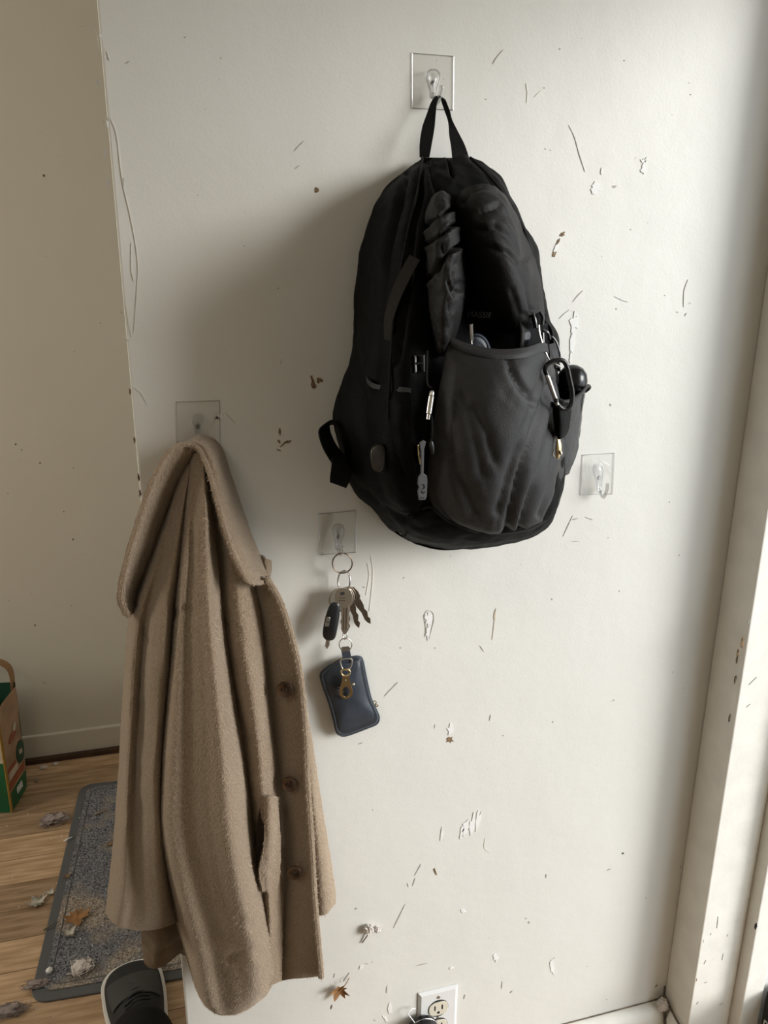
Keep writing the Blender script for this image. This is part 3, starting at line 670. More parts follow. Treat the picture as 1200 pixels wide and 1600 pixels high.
link('piping', *ptube([(660,246,.05),(652,300,.104),(640,350,.126),(628,410,.143),(616,485,.153),(610,570,.162),(606,655,.168)], 0.0015, n=60, seg=7), M_WEB, parent=bp)
link('piping', *ptube([(735,246,.048),(762,272,.08),(792,310,.098),(820,362,.112),(840,430,.116),(852,500,.115)], 0.0014, n=50, seg=7), M_WEB, parent=bp)
link('piping', *ptube([(590,795,.06),(612,826,.06),(645,846,.07),(690,858,.092),(752,853,.094),(802,846,.084),(846,830,.078)], 0.0014, n=50, seg=7), M_WEB, parent=bp)
# left gusset: slanting compression strap, elastic pocket, badge
link('compression_strap', *sheet([[(600,530,.140),(611,534,.152)],[(600,500,.142),(613,504,.156)],[(608,465,.146),(624,470,.160)],[(622,430,.156),(640,436,.168)],[(640,398,.160),(656,406,.170)]], 8, 30, 0.0015), M_OLIVE, parent=bp)
link('compression_strap', *sheet([[(594,500,.105),(602,500,.118)],[(592,545,.108),(600,546,.122)],[(590,600,.112),(598,602,.126)]], 6, 20, 0.0015), M_OLIVE, parent=bp)
spd = crumple(0.004, 18, 21)
link('side_pocket', *sheet([[(568,585,.085),(580,600,.118),(602,606,.145),(622,607,.168),(640,608,.178)],[(560,625,.075),(575,635,.120),(600,640,.155),(622,642,.180),(642,642,.188)],[(556,680,.070),(572,688,.120),(600,694,.160),(624,696,.185),(645,696,.192)],[(566,735,.070),(582,742,.112),(606,748,.155),(630,752,.178),(650,752,.186)],[(588,775,.075),(602,785,.105),(620,795,.142),(640,800,.165),(656,798,.172)]], 30, 30, 0.003, lambda u, v, p: spd(p)), M_NYLON, parent=bp)
link('pocket_hem', *sheet([[(567,575,.088),(578,596,.121),(602,603,.149),(622,604,.172),(640,606,.182)],[(568,584,.088),(578,604,.122),(602,610,.150),(622,612,.174),(640,613,.184)]], 30, 6, 0.003), M_NYLON2, parent=bp)
bd_ = link('badge', *pillow([(592,694),(600,697),(605,706),(604,725),(598,736),(590,737),(582,731),(579,715),(581,700)], 0.168, 0.004, 0.004, n=30, rings=5), M_BADGE, parent=bp); bd_['label'] = 'round brownish badge pinned to the side pocket'
link('badge_rim', *ptube([(592,694,.168),(600,697,.168),(605,706,.168),(604,725,.168),(598,736,.168),(590,737,.168),(582,731,.168),(579,715,.168),(581,700,.168)], 0.0009, closed=True, n=36, seg=6), M_OLIVE, parent=bd_)
# loose webbing tail curled out on the left
link('webbing_tail', *join(
  sheet([[(524,660,.045),(527,668,.020)],[(518,658,.055),(519,664,.026)],[(508,664,.065),(510,668,.036)],[(500,672,.070),(514,662,.045)],[(500,682,.072),(517,676,.05)],[(506,700,.072),(524,692,.05)],[(515,716,.070),(534,706,.05)],[(520,724,.068),(541,714,.05)]], 6, 40, 0.0016),
  sheet([[(520,716,.074),(544,710,.056)],[(519,730,.076),(551,732,.058)],[(517,746,.077),(548,748,.060)],[(517,754,.077),(541,763,.062)]], 6, 20, 0.0016)), M_WEB, parent=bp)
# left zip pulls
zc = link('buckle', *join(ptube([(649,556,.176),(662,555,.178),(662,580,.178),(649,582,.178)], 0.0014, closed=True, seg=6), ptube([(650,568,.178),(661,567,.178)], 0.0014, seg=6)), M_BLKPL, parent=bp)
zp = link('zip_cord', *ptube([(668,548,.182),(667,575,.190),(668,600,.194),(674,606,.196)], 0.0011, n=24, seg=6), M_WEB, parent=bp)
o = link('metal_toggle', *join(lathe(P(675,613,.198), P(671,640,.200) - P(675,613,.198), [(0.0012, -0.002), (0.0026, 0.0), (0.0026, .003), (0.0020, .0032), (0.0030, .004), (0.0030, .021), (0.0020, .022), (0.0018, .027)], 14)), M_STEEL, parent=bp); o['label'] = 'small silver metal toggle'
link('zip_cord', *ptube([(671,645,.199),(675,655,.200),(675,680,.200),(673,690,.199)], 0.0010, n=16, seg=6), M_WEB, parent=bp)
link('cord_end', *pillow([(672,688),(677,690),(680,702),(678,710),(673,707),(670,696)], .198, .002, .002, n=16, rings=4), M_BLKPL, parent=bp)
o = link('zip_tag', *join(slab([(656,692),(661,688),(666,690),(663,702),(662,740),(667,743),(668,752),(667,776),(665,781),(655,782),(653,768),(655,762),(653,756),(654,746),(658,740),(658,705)], .197, .0026)), M_TAG, parent=bp); o['label'] = 'grey rubber paddle-shaped pull tag'
bevel(o, 0.0006)
for pts in ([(659,757,.2),(663,758,.2),(663,763,.2),(660,764,.2)], [(659,767,.2),(661,771,.2),(664,768,.2)], [(657,778,.2),(663,778,.2)]):
    link('tag_print', *ptube(pts, 0.0004, n=8, seg=5), M_DARK, parent=o)
link('zip_slider', *pillow([(652,696),(655,696),(656,716),(658,724),(655,725),(652,712)], .186, .0015, .0015, n=14, rings=4), M_BRASS, parent=bp)
# right strap hardware
link('buckle', *join(slab([(832,492),(846,488),(852,500),(848,514),(836,512)], .158, .004), ptube([(833,490,.166),(836,500,.168),(838,512,.168)], .0017, n=10, seg=7), ptube([(843,487,.166),(848,496,.168),(847,508,.168)], .0017, n=10, seg=7), ptube([(848,516,.166),(856,520,.166),(859,530,.164)], .0016, n=10, seg=7), ptube([(848,520,.166),(849,540,.168),(852,560,.168)], .0016, n=10, seg=7)), M_BLKGL, parent=bp)
link('strap_clip', *ptube([(842,508,.168),(843,520,.170),(848,538,.172),(855,556,.175),(861,566,.178),(868,569,.180),(876,574,.180)], 0.00085, n=26, seg=7), M_STEEL, parent=bp)
link('strap_clip', *ptube([(856,530,.160),(862,526,.160),(869,534,.160),(874,550,.160),(875,562,.160),(872,568,.165)], 0.0011, n=24, seg=7), M_BLKGL, parent=bp)
link('strap_loop', *sheet([[(858,538,.150),(873,534,.140)],[(859,550,.156),(875,548,.146)],[(860,562,.158),(875,562,.150)]], 8, 10, .002), M_NYLON2, parent=bp)
link('side_wing', *sheet([[(842,478,.118),(850,488,.10),(856,500,.06)],[(852,500,.120),(862,506,.10),(868,514,.06)],[(862,515,.122),(870,520,.10),(874,530,.06)],[(866,545,.122),(872,548,.10),(874,555,.06)],[(868,575,.122),(874,575,.10),(876,580,.06)]], 14, 30, .004), M_NYLON, parent=bp)
# right bottle pocket of mesh
msw = crumple(0.003, 25, 31)
M_MESH = mat('black_mesh', (0.016, 0.016, 0.017), 0.55, bump=1.0, bscale=500, var=0.5, vscale=60)
link('mesh_pocket', *sheet([[(866,622,.118),(880,626,.128),(896,624,.118),(908,615,.090),(916,606,.04)],[(868,650,.118),(882,652,.124),(896,650,.112),(905,644,.085),(911,636,.035)],[(874,690,.114),(884,690,.112),(893,690,.098),(902,684,.07),(907,676,.035)],[(876,722,.106),(883,722,.102),(890,718,.088),(898,710,.06),(903,702,.03)],[(878,742,.098),(881,744,.092),(884,742,.08),(889,736,.055),(894,728,.03)]], 24, 30, .003, lambda u, v, p: msw(p)), M_MESH, parent=bp)
link('pocket_binding', *ptube([(868,626,.124),(881,628,.131),(897,624,.121),(909,614,.093),(918,603,.06),(921,606,.05),(914,612,.045)], .0022, n=30, seg=8), M_NYLON2, parent=bp)
link('dangling_strap', *sheet([[(862,628,.172),(878,634,.176),(893,630,.150)],[(864,650,.174),(879,656,.178),(892,650,.152)],[(866,670,.174),(878,676,.176),(889,670,.154)],[(868,680,.172),(876,686,.174),(884,681,.158)]], 16, 20, .006), M_NYLON, parent=bp)
# the faint woven name tape inside the pocket mouth
nt_ = link('name_tape', *sheet([[(734,484,.148),(765,486,.162)],[(735,498,.146),(766,500,.160)]], 6, 4, .001), M_NYLON, parent=bp)
tc = bpy.data.curves.new('tape_lettering', 'FONT'); tc.body = 'MASSIF'; tc.size = 0.0085; tc.extrude = 0.0002; tc.align_x = 'CENTER'; tc.align_y = 'CENTER'
to = bpy.data.objects.new('tape_lettering', tc); COL.objects.link(to)
dg = bpy.context.evaluated_depsgraph_get(); me = bpy.data.meshes.new_from_object(to.evaluated_get(dg)); bpy.data.objects.remove(to)
a, b, c = P(734, 491, .1485), P(766, 493, .1625), P(734, 484, .1485)
xa = (b - a).normalized(); za = xa.cross((c - a)).normalized(); ya = za.cross(xa)
if za.y > 0: za = -za
mtx = Matrix((xa, ya, za)).transposed()
verts = [(a + b) / 2 + mtx @ v.co + za * 0.002 for v in me.vertices]; faces = [list(p.vertices) for p in me.polygons]
link('tape_lettering', verts, faces, M_TAPE, parent=nt_, smooth=False)

# things carried in and on the pack
o = thing('water_bottle', P(888, 640, .06), 'glossy black bottle top poking out of the mesh side pocket of the backpack', 'bottle')
c0 = P(886, 655, .050); axd = (P(896, 578, .060) - c0).normalized()
link('bottle_body', *lathe(c0, axd, [(0.0145, -0.03), (0.0175, -0.025), (0.0175, 0.035), (0.0170, 0.04)], 28), M_BLKGL, parent=o)
link('bottle_cap', *lathe(c0, axd, [(0.0175, 0.0402), (0.0190, 0.042), (0.0188, 0.052), (0.0168, 0.060), (0.012, 0.066), (0.006, 0.069), (0.001, 0.070)], 28), M_BLKGL, parent=o)
link('cap_ridge', *lathe(c0, axd, [(0.0190, 0.0425), (0.0197, 0.0435), (0.0190, 0.0445)], 28), M_BLKGL, parent=o)
o = thing('carabiner', P(877, 640, .186), 'black oval carabiner with a silver gate clipped on the backpack strap', 'carabiner')
link('carabiner_frame', *ptube([(856,588,.186),(852,578,.186),(856,569,.186),(868,563,.186),(880,564,.186),(886,574,.186),(890,592,.186),(894,612,.186),(893,630,.186),(886,639,.186),(877,638,.186),(870,630,.186)], 0.0026, n=70, seg=10), M_BLKGL, parent=o)
link('gate', *lathe(P(855,587,.187), P(869,627,.187) - P(855,587,.187), [(0.0020, 0), (0.0026, .002), (0.0026, .030), (0.0020, .032), (0.0020, .034)], 14), M_STEEL, parent=o)
link('gate_pin', *blob(P(869,626,.190), .0026, 0.0, sub=2), M_BLKPL, parent=o)
link('gate_pin', *blob(P(855,588,.190), .0022, 0.0, sub=2), M_STEEL, parent=o)
o = thing('snap_clip', P(872, 718, .165), 'small brass snap clip dangling on the right side of the backpack', 'clip')
link('clip_body', *pillow([(871,684),(876,688),(878,700),(876,712),(872,718),(868,712),(868,698)], .172, .003, .003, n=22, rings=5), M_BRASS, parent=o)
link('clip_ring', *ptube([(872,680,.172),(876,684,.172),(874,688,.172),(870,685,.172)], .0009, closed=True, n=18, seg=6), M_NICKEL, parent=o)
link('clip_lever', *pillow([(876,704),(879,707),(878,712),(875,710)], .176, .002, .002, n=12, rings=4), M_NICKEL, parent=o)
link('clip_tongue', *ptube([(866,702,.172),(864,710,.172),(867,714,.172)], .0009, n=10, seg=6), M_NICKEL, parent=o)
o = thing('pen', P(737, 545, .172), 'thin silver pen standing in the open front pocket of the backpack', 'pen')
link('pen_barrel', *tube([P(737,552,.178), P(735,507,.178)], .0014, seg=10), M_STEEL, parent=o)
link('pen_clip', *tube([P(739,532,.180), P(738,506,.180)], .0006, seg=6), M_STEEL, parent=o)
o = thing('glasses_case', P(752, 556, .17), 'dark blue rounded case tucked in the front pocket of the backpack', 'case')
link('case_shell', *pillow([(738,524),(750,522),(762,532),(768,552),(760,566),(742,566),(736,548)], .172, .006, .006, n=30, rings=6), M_BLUED, parent=o)
link('case_seam', *ptube([(739,525,.179),(750,526,.182),(759,534,.181),(764,548,.179)], .0008, n=16, seg=6), M_BLKPL, parent=o)
o = tag(link('plastic_pouch', *sheet([[(806,512,.176),(812,500,.182),(822,510,.178)],[(806,525,.178),(815,520,.190),(826,522,.180)],[(805,545,.180),(814,545,.192),(824,545,.182)],[(806,560,.180),(814,562,.190),(822,560,.182)]], 10, 14, .003, lambda u, v, p: 0.004 * noise.noise(p * 60)), M_BLKGL), 'shiny black plastic pouch sticking up at the right of the pocket mouth', 'pouch')

# ================================================================== COAT
ct = thing('wool_coat', P(330, 1580, 0.05), 'camel wool coat hanging by its collar from a clear hook', 'coat')
wob = crumple(0.006, 7, 3.0)
def wl(u, v, p): return .6 * wob(p) * min(1, 4 * u, 4 * (1 - u)) + 0.0008 * noise.noise(p * 120)
def coat(name, rows, nu, nv, m=M_WOOL, th=0.0025, extra=None, lab=None, calm=1.0):
    f = (lambda u, v, p: calm * wl(u, v, p) + extra(p) * min(1, 5 * (1 - u))) if extra else wl
    o = link(name, *sheet(rows, nu, nv, th, f), m, parent=ct)
    if lab: o['label'] = lab
    return o
coat('left_front', [
 [(286,716,.016),(290,713,.026),(294,711,.030),(298,711,.034),(302,711,.034),(306,712,.026)],
 [(262,790,.012),(268,789,.036),(274,788,.042),(281,789,.050),(288,790,.054),(296,790,.035)],
 [(226,890,.010),(238,889,.045),(249,890,.050),(261,893,.066),(273,895,.070),(284,895,.040)],
 [(203,955,.010),(217,957,.060),(231,958,.058),(246,961,.078),(262,963,.084),(276,962,.045)],
 [(196,1030,.010),(208,1033,.066),(222,1036,.060),(240,1040,.086),(258,1041,.092),(272,1040,.048)],
 [(190,1110,.010),(203,1113,.070),(218,1116,.064),(236,1119,.090),(253,1120,.095),(266,1120,.050)],
 [(185,1200,.010),(198,1204,.074),(213,1207,.070),(232,1209,.092),(247,1210,.096),(258,1210,.050)],
 [(177,1310,.012),(192,1314,.084),(212,1318,.084),(234,1321,.100),(252,1323,.100),(264,1325,.050)],
 [(168,1395,.014),(186,1401,.088),(210,1406,.090),(236,1408,.100),(258,1408,.098),(276,1405,.050)],
 [(165,1428,.016),(180,1444,.084),(203,1451,.088),(230,1453,.092),(258,1448,.088),(284,1438,.046)]], 46, 80, extra=creases([([(212, 940), (222, 975), (232, 1000)], 2.5, .003, .001)]))
coat('sleeve', calm=.25, rows=[
 [(297,714,0.028),(302,709,0.044),(307,708,0.050),(313,708,0.052),(318,711,0.050),(322,716,0.036)],
 [(288,780,0.034),(296,779,0.062),(305,779,0.070),(315,780,0.080),(323,781,0.082),(331,783,0.045)],
 [(276,870,0.038),(290,870,0.082),(297.76,871,0.082),(311.84,872,0.092),(326.56,873,0.094),(340,873,0.066)],
 [(264,970,0.042),(281,973,0.096),(293.24,974,0.098),(312.16,975,0.110),(331.94,974,0.116),(350,972,0.070)],
 [(251,1090,0.042),(271,1094,0.110),(291.46,1096,0.114),(317.64,1097,0.128),(345.01,1096,0.136),(370,1092,0.074)],
 [(242,1200,0.042),(264,1205,0.116),(290.96,1207,0.122),(322.64,1208,0.137),(355.76,1206,0.148),(386,1202,0.076)],
 [(238,1290,0.042),(263,1298,0.120),(292.4,1299,0.126),(327.6,1300,0.142),(364.4,1297,0.154),(398,1292,0.076)],
 [(256,1380,0.042),(280,1388,0.122),(309.04,1390,0.127),(343.36,1390,0.142),(379.24,1387,0.152),(412,1382,0.076)],
 [(284,1470,0.042),(304,1477,0.118),(332.96,1479,0.122),(364.64,1478,0.136),(397.76,1474,0.144),(428,1466,0.076)],
 [(304,1540,0.044),(320,1554,0.108),(347.52,1560,0.108),(375.68,1558,0.119),(405.12,1544,0.122),(432,1520,0.074)],
 [(318,1568,0.046),(332,1578,0.096),(352,1582,0.091),(374,1579,0.097),(397,1568,0.094),(418,1552,0.072)],
 [(326,1576,0.046),(338,1584,0.086),(352.86,1586,0.079),(370.24,1584,0.084),(388.41,1576,0.078),(405,1564,0.070)]], nu=64, nv=100, th=0.0025, extra=creases([([(262, 966), (290, 950), (318, 942), (346, 940)], 3, .0025, .0010), ([(262, 972), (290, 957), (318, 949), (346, 946)], 2, .0012, 0), ([(360, 1500), (390, 1488), (425, 1492)], 7, .004, .004), ([(375, 1440), (400, 1452), (425, 1448)], 8, .003, .003)]))
coat('right_front', [
 [(322,752,.024),(332,756,.040),(342,764,.042),(354,780,0.042)],
 [(332,830,.028),(348,836,.062),(364,844,.066),(380,856,0.052)],
 [(337,915,.032),(360,920,.078),(380,924,.082),(400,928,0.058)],
 [(344,1010,.036),(370,1014,.094),(392,1014,.098),(412,1010,0.064)],
 [(360,1100,.040),(386,1104,.104),(404,1104,.106),(419,1100,0.066)],
 [(372,1180,.044),(398,1184,.100),(414,1184,.100),(430,1182,0.068)],
 [(380,1260,.046),(404,1264,.098),(420,1264,.098),(437,1262,0.070)],
 [(392,1350,.046),(412,1354,.098),(428,1354,.094),(441,1350,0.070)],
 [(402,1440,.046),(418,1444,.096),(430,1444,.090),(442,1440,0.070)],
 [(406,1535,.046),(418,1538,.086),(428,1538,.084),(440,1532,0.070)]], 40, 70, extra=creases([([(352, 975), (375, 990), (402, 1002)], 2.5, .003, .001)]))
coat('placket', [
 [(368,896,0.018),(384,896,0.040),(396,899,.058),(408,902,.068),(418,905,.072)],
 [(380,950,0.018),(396,950,0.040),(414,952,.062),(430,953,.076),(442,950,.084)],
 [(392,1040,0.020),(408,1040,0.042),(430,1042,.066),(449,1042,.082),(466,1040,.092)],
 [(401,1130,0.022),(417,1130,0.044),(440,1132,.070),(459,1132,.086),(476,1129,.096)],
 [(412,1220,0.024),(428,1220,0.046),(448,1222,.072),(464,1222,.088),(480,1219,.098)],
 [(419,1310,0.026),(435,1310,0.048),(454,1312,.074),(470,1312,.090),(486,1309,.100)],
 [(420,1400,0.026),(436,1400,0.048),(457,1402,.074),(475,1402,.090),(491,1399,.100)],
 [(416,1480,0.026),(432,1480,0.048),(457,1482,.074),(478,1482,.090),(498,1479,.098)],
 [(414,1534,0.026),(430,1534,0.048),(455,1529,.072),(480,1528,.086),(502,1526,.094)]], 30, 60)
link('placket_edge', *ptube([(417,904,.076),(441,950,.088),(466,1040,.096),(476,1130,.100),(480,1220,.102),(486,1310,.104),(491,1400,.104),(498,1480,.102),(502,1526,.098)], 0.0042, n=70, seg=8), M_WOOL, parent=ct)
coat('back_panel', [
 [(462,1090,.012),(470,1092,.026),(476,1096,.030),(478,1104,.014)],
 [(464,1160,.012),(474,1162,.034),(484,1165,.036),(490,1168,.012)],
 [(468,1250,.012),(482,1252,.042),(494,1254,.044),(503,1256,.012)],
 [(472,1330,.012),(490,1334,.048),(504,1334,.050),(515,1332,.012)],
 [(476,1395,.014),(496,1402,.050),(512,1402,.050),(524,1390,.014)],
 [(482,1428,.016),(498,1430,.044),(512,1426,.044),(524,1412,.016)]], 24, 40)
coat('inner_hem', [
 [(214,1425,.030),(240,1428,.040),(265,1425,.040),(292,1415,.028)],
 [(221,1465,.028),(242,1468,.046),(268,1462,.046),(296,1455,.030)],
 [(224,1500,.026),(240,1504,.046),(264,1496,.044),(290,1475,.030)],
 [(230,1512,.028),(242,1516,.040),(262,1508,.040),(286,1484,.030)]], 24, 24, m=M_WOOLD, th=.004, lab='darker brown inner side of the hem')
coat('inner_hem', [[(278,1486,.02),(290,1478,.03),(302,1500,.03)],[(282,1490,.02),(294,1494,.03),(306,1510,.03)],[(290,1494,.02),(300,1504,.03),(308,1520,.03)]], 10, 10, m=M_WOOLD, th=.003)
# collar: underside to the left, turned-down face to the right
coat('collar', [
 [(200,962,.056),(206,958,.040),(214,950,.014)],
 [(190,932,.058),(203,928,.040),(220,912,.014)],
 [(200,875,.060),(218,878,.040),(240,868,.014)],
 [(218,815,.060),(240,822,.040),(262,812,.012)],
 [(240,752,.060),(264,762,.040),(284,766,.012)],
 [(262,710,.058),(284,724,.044),(298,738,.016)],
 [(282,697,.052),(296,706,.050),(306,716,.030)],
 [(298,685,.034),(304,693,.056),(308,704,.052)],
 [(320,680,.020),(317,692,.058),(315,706,.062)],
 [(345,696,.014),(334,712,.066),(324,728,.074)],
 [(361,740,.012),(348,754,.072),(336,768,.084)],
 [(378,790,.012),(362,804,.076),(349,816,.092)],
 [(394,835,.012),(379,850,.080),(364,862,.100)],
 [(410,876,.016),(396,890,.082),(381,898,.106)],
 [(419,902,.030),(407,909,.080),(391,909,.104)]], 20, 110, th=.006)
link('collar_edge', *ptube([(201,964,.058),(190,932,.060),(200,875,.062),(218,815,.062),(240,752,.062),(262,710,.060),(282,696,.056),(299,696,.056),(312,704,.062),(324,729,.076),(336,769,.086),(349,817,.094),(364,863,.102),(381,899,.107),(391,909,.105),(408,910,.080),(419,903,.034)], 0.0030, n=110, seg=8), M_WOOL, parent=ct)
coat('collar_tab', [[(404,868,.012),(414,872,.022),(425,876,.014)],[(408,890,.012),(416,893,.024),(424,893,.014)],[(410,906,.012),(417,908,.022),(422,910,.014)]], 12, 14, th=.004)
# pocket
link('pocket_mouth_shade', *sheet([[(408,1250,.102),(414,1248,.102)],[(402,1290,.104),(414,1290,.104)],[(401,1330,.104),(410,1332,.104)],[(402,1352,.102),(406,1354,.102)]], 6, 14, .002), M_POCKET, parent=ct)  # dark sheet over the slit stands in for its shade
coat('pocket_welt', [[(411,1246,.108),(422,1243,.112),(434,1245,.094)],[(413,1290,.119),(424,1290,.118),(437,1290,.096)],[(411,1330,.121),(423,1333,.118),(439,1333,.094)],[(405,1362,.117),(420,1368,.113),(437,1370,.092)],[(410,1393,.108),(421,1396,.106),(432,1394,.092)]], 16, 30, th=.004)
# the raised nap of the wool: short fibres standing on every outer panel
M_NAP = mat('wool_nap', (0.47, 0.365, 0.262), 0.9, spec=0.1, sheen=0.2)
rg = random.Random(77); NV, NF = [], []
for ob in [c for c in ct.children if c.type == 'MESH' and c.name.split('.')[0] in ('left_front', 'sleeve', 'right_front', 'placket', 'back_panel', 'collar', 'pocket_welt', 'placket_edge', 'collar_edge')]:
    me = ob.data; off = Vector(ct.location); vs = me.vertices
    dens = 170000 if ob.name.split('.')[0] != 'placket' else 90000
    for p in me.polygons:
        c = p.center + off; n_ = p.normal
        if n_.dot(CAM - c) < 0.02: continue
        k = p.area * dens; k = int(k) + (1 if rg.random() < k - int(k) else 0)
        for _ in range(k):
            a, b, q = rg.random(), rg.random(), [vs[i].co for i in p.vertices]
            base = (q[0].lerp(q[1], a)).lerp(q[-1].lerp(q[-2], a), b) + off
            t = Vector((rg.uniform(-.9, .9), rg.uniform(-.6, .6), -1.0 + rg.uniform(-.5, .9))); t = (t - n_ * t.dot(n_)).normalized()
            ln = rg.uniform(.0018, .0048); lift = rg.uniform(.25, .8)
            d1 = (t + n_ * lift).normalized(); sd = d1.cross(n_).normalized() * .00026
            b0 = len(NV); m_ = base + d1 * ln * .6; e_ = m_ + (t + n_ * lift * .3).normalized() * ln * .5
            NV += [base - sd, base + sd, m_ + sd * .8, m_ - sd * .8, e_]
            NF += [[b0, b0 + 1, b0 + 2, b0 + 3], [b0 + 3, b0 + 2, b0 + 4]]
me = bpy.data.meshes.new('wool_nap'); me.from_pydata([tuple(v - Vector(ct.location)) for v in NV], [], NF); me.materials.append(M_NAP)
nap = bpy.data.objects.new('wool_nap', me); COL.objects.link(nap); nap.parent = ct; nap['kind'] = 'stuff'
print('nap fibres', len(NF) // 2)
# buttons
for i, (bx, by, dd) in enumerate([(446, 1076, .094), (453, 1223, .094), (461, 1361, .097)]):
    c = P(bx, by, dd - .003); nrm = Vector((-0.35, -1, 0.10)).normalized()
    b = link('button', *lathe(c, nrm, [(0.0030, -0.004), (0.0060, -0.001), (0.0098, 0.0015), (0.0104, 0.0035), (0.0096, 0.0050), (0.0076, 0.0042), (0.0040, 0.0034), (0.0005, 0.0032)], 28), M_BUTTON, parent=ct)
    up = Vector((0, 0, 1)); sd = nrm.cross(up).normalized()
    for s in (-1, 1):
        link('button_thread', *tube([c + nrm * .0032 + sd * s * .0016 - up * .0022, c + nrm * .0048 + sd * s * .0016, c + nrm * .0032 + sd * s * .0016 + up * .0022], .0006, seg=6, n=6), M_POCKET, parent=b)

# ================================================================== KEYS
def ring(name, cx, cy, rx, ry, d, r_, m, label, ddx=0.0, ddy=0.0, n=40, rot=0):
    pts = []
    for i in range(n):
        a = 2 * math.pi * i / n; x, y = rx * math.cos(a), ry * math.sin(a); c, s = math.cos(R(rot)), math.sin(R(rot))
        pts.append(P(cx + x * c - y * s, cy + x * s + y * c, d + ddx * math.cos(a) + ddy * math.sin(a)))
    o = link(name, *tube(pts, r_, closed=True, seg=8), m); return tag(o, label, 'ring')
ring('split_ring', 535, 880, 15.5, 15.5, .020, .0010, M_BRONZE, 'dark steel key ring hanging on the hook arm, topmost of the rings')
ring('split_ring', 537.5, 908, 9.5, 16, .021, .0012, M_STEEL, 'narrow silver ring linking the top ring to the keys', ddx=.010)
ring('split_ring', 533, 937, 18.5, 17.5, .018, .0010, M_NICKEL, 'wide nickel ring that the keys and car remote are threaded on')
def key(head, blade, d, label, m, hole):
    o = thing('door_key', P(blade[len(blade) // 2][0], blade[len(blade) // 2][1], d), label, 'key')
    h_ = link('key_head', *slab(head, d, .0020), m, parent=o); bevel(h_, .0004, 2)
    b_ = link('key_blade', *slab(blade, d, .0018), m, parent=o, smooth=False); bevel(b_, .0003, 1)
    link('key_hole', *pillow(hole, d + .0018, .0004, .0002, n=14, rings=3), M_DARK, parent=o)
    return o
KH = [(523, 930), (525, 922), (531, 919), (541, 919), (548, 922), (551, 930), (551, 938), (547, 944), (543, 948), (531, 948), (527, 944), (523, 938)]
k1 = key(KH, [(532, 946), (545, 946), (545, 958), (544, 970), (545, 974), (543, 978), (545, 984), (541, 990), (538, 992), (535, 988), (533, 983), (534, 978), (532, 972), (534, 966), (533, 956)], .026, 'pale nickel door key in front, flat head facing out', M_NICKEL, [(531, 926), (538, 924), (539, 929), (532, 930)])
for x in (537, 541): link('blade_groove', *slab([(x, 950), (x + 1.2, 950), (x, 984), (x - 1, 984)], .0278, .0003), M_BRONZE, parent=k1, smooth=False)
for yy in (934, 938): link('engraved_line', *slab([(529, yy), (540, yy), (540, yy + .9), (529, yy + .9)], .028, .0002), M_BRONZE, parent=k1, smooth=False)
def tr(pts, dx, dy, ang, pv=(537, 925)):
    c, s = math.cos(R(ang)), math.sin(R(ang)); return [(pv[0] + dx + (x - pv[0]) * c - (y - pv[1]) * s, pv[1] + dy + (x - pv[0]) * s + (y - pv[1]) * c) for x, y in pts]
KB = [(532, 946), (544, 946), (544, 956), (542, 962), (544, 968), (541, 976), (543, 980), (539, 988), (536, 984), (534, 978), (535, 966), (533, 956)]
key(tr(KH, 2, 0, -7), tr(KB, 1, -2, -4), .022, 'dull nickel door key directly behind the front key', M_NICKEL, tr([(531, 926), (538, 924), (539, 929), (532, 930)], 2, 0, -7))
key(tr(KH, 4, -1, -15), tr(KB, 4, -3, -17), .018, 'brownish door key fanned out to the right, shorter of the two', M_BRONZE, tr([(531, 926), (538, 924), (539, 929), (532, 930)], 4, 0, -15))
key(tr(KH, 8, 0, -24), tr(KB, 10, -4, -29), .014, 'dark door key fanned out farthest to the right', M_BRONZE, tr([(531, 926), (538, 924), (539, 929), (532, 930)], 8, 0, -24))
o = thing('car_key', P(514, 1012, .022), 'black car remote with a folded key, hanging left of the door keys', 'car key')
link('remote_body', *pillow([(517, 943), (524, 941), (531, 944), (531, 958), (528, 978), (524, 996), (517, 1001), (508, 999), (504, 991), (506, 974), (511, 955)], .026, .005, .005, n=44, rings=7, power=.35), M_BLKPL, parent=o)
bb_ = link('button_panel', *slab([(511, 964), (516, 965), (514, 979), (508, 979), (508, 974)], .0306, .0008), M_STEEL, parent=o); bevel(bb_, .0003)
link('button_split', *slab([(509, 971), (515, 971.5), (515, 972.5), (509, 972)], .0312, .0004), M_BLKPL, parent=o, smooth=False)
link('flip_blade', *slab([(510, 999), (515, 1000), (515, 1008), (511, 1014), (508, 1010), (509, 1005)], .025, .002), M_NICKEL, parent=o, smooth=False)
ring('jump_ring', 539, 993, 3.2, 6, .024, .0007, M_STEEL, 'tiny silver jump ring below the front key tip', ddx=.004)
ring('split_ring', 540, 1007, 10, 10, .022, .0008, M_NICKEL, 'small nickel ring holding the blue pouch strap')
# coin pouch
po = thing('coin_pouch', P(555, 1149, .012), 'slate blue leather zip pouch hanging at the bottom of the keys', 'pouch')
OUT = [(501, 1056), (506, 1047), (520, 1038), (533, 1031), (549, 1027), (560, 1026), (566, 1031), (571, 1055), (579, 1090), (588, 1110), (592, 1122), (588, 1131), (574, 1137), (556, 1144), (541, 1149), (533, 1149), (526, 1143), (521, 1122), (514, 1097), (506, 1075)]
link('pouch_body', *pillow(OUT, .012, .014, .010, n=72, rings=9, power=.42), M_BLUE, parent=po)
pc = (546, 1088)
ins = [(pc[0] + (x - pc[0]) * .93, pc[1] + (y - pc[1]) * .95) for x, y in OUT]
link('piping', *ptube([(x, y, .0125) for x, y in OUT], .0016, closed=True, n=90, seg=8), M_BLUED, parent=po)
link('piping', *ptube([(x, y, .0205) for x, y in ins], .0007, closed=True, n=90, seg=6), M_BLUED, parent=po)
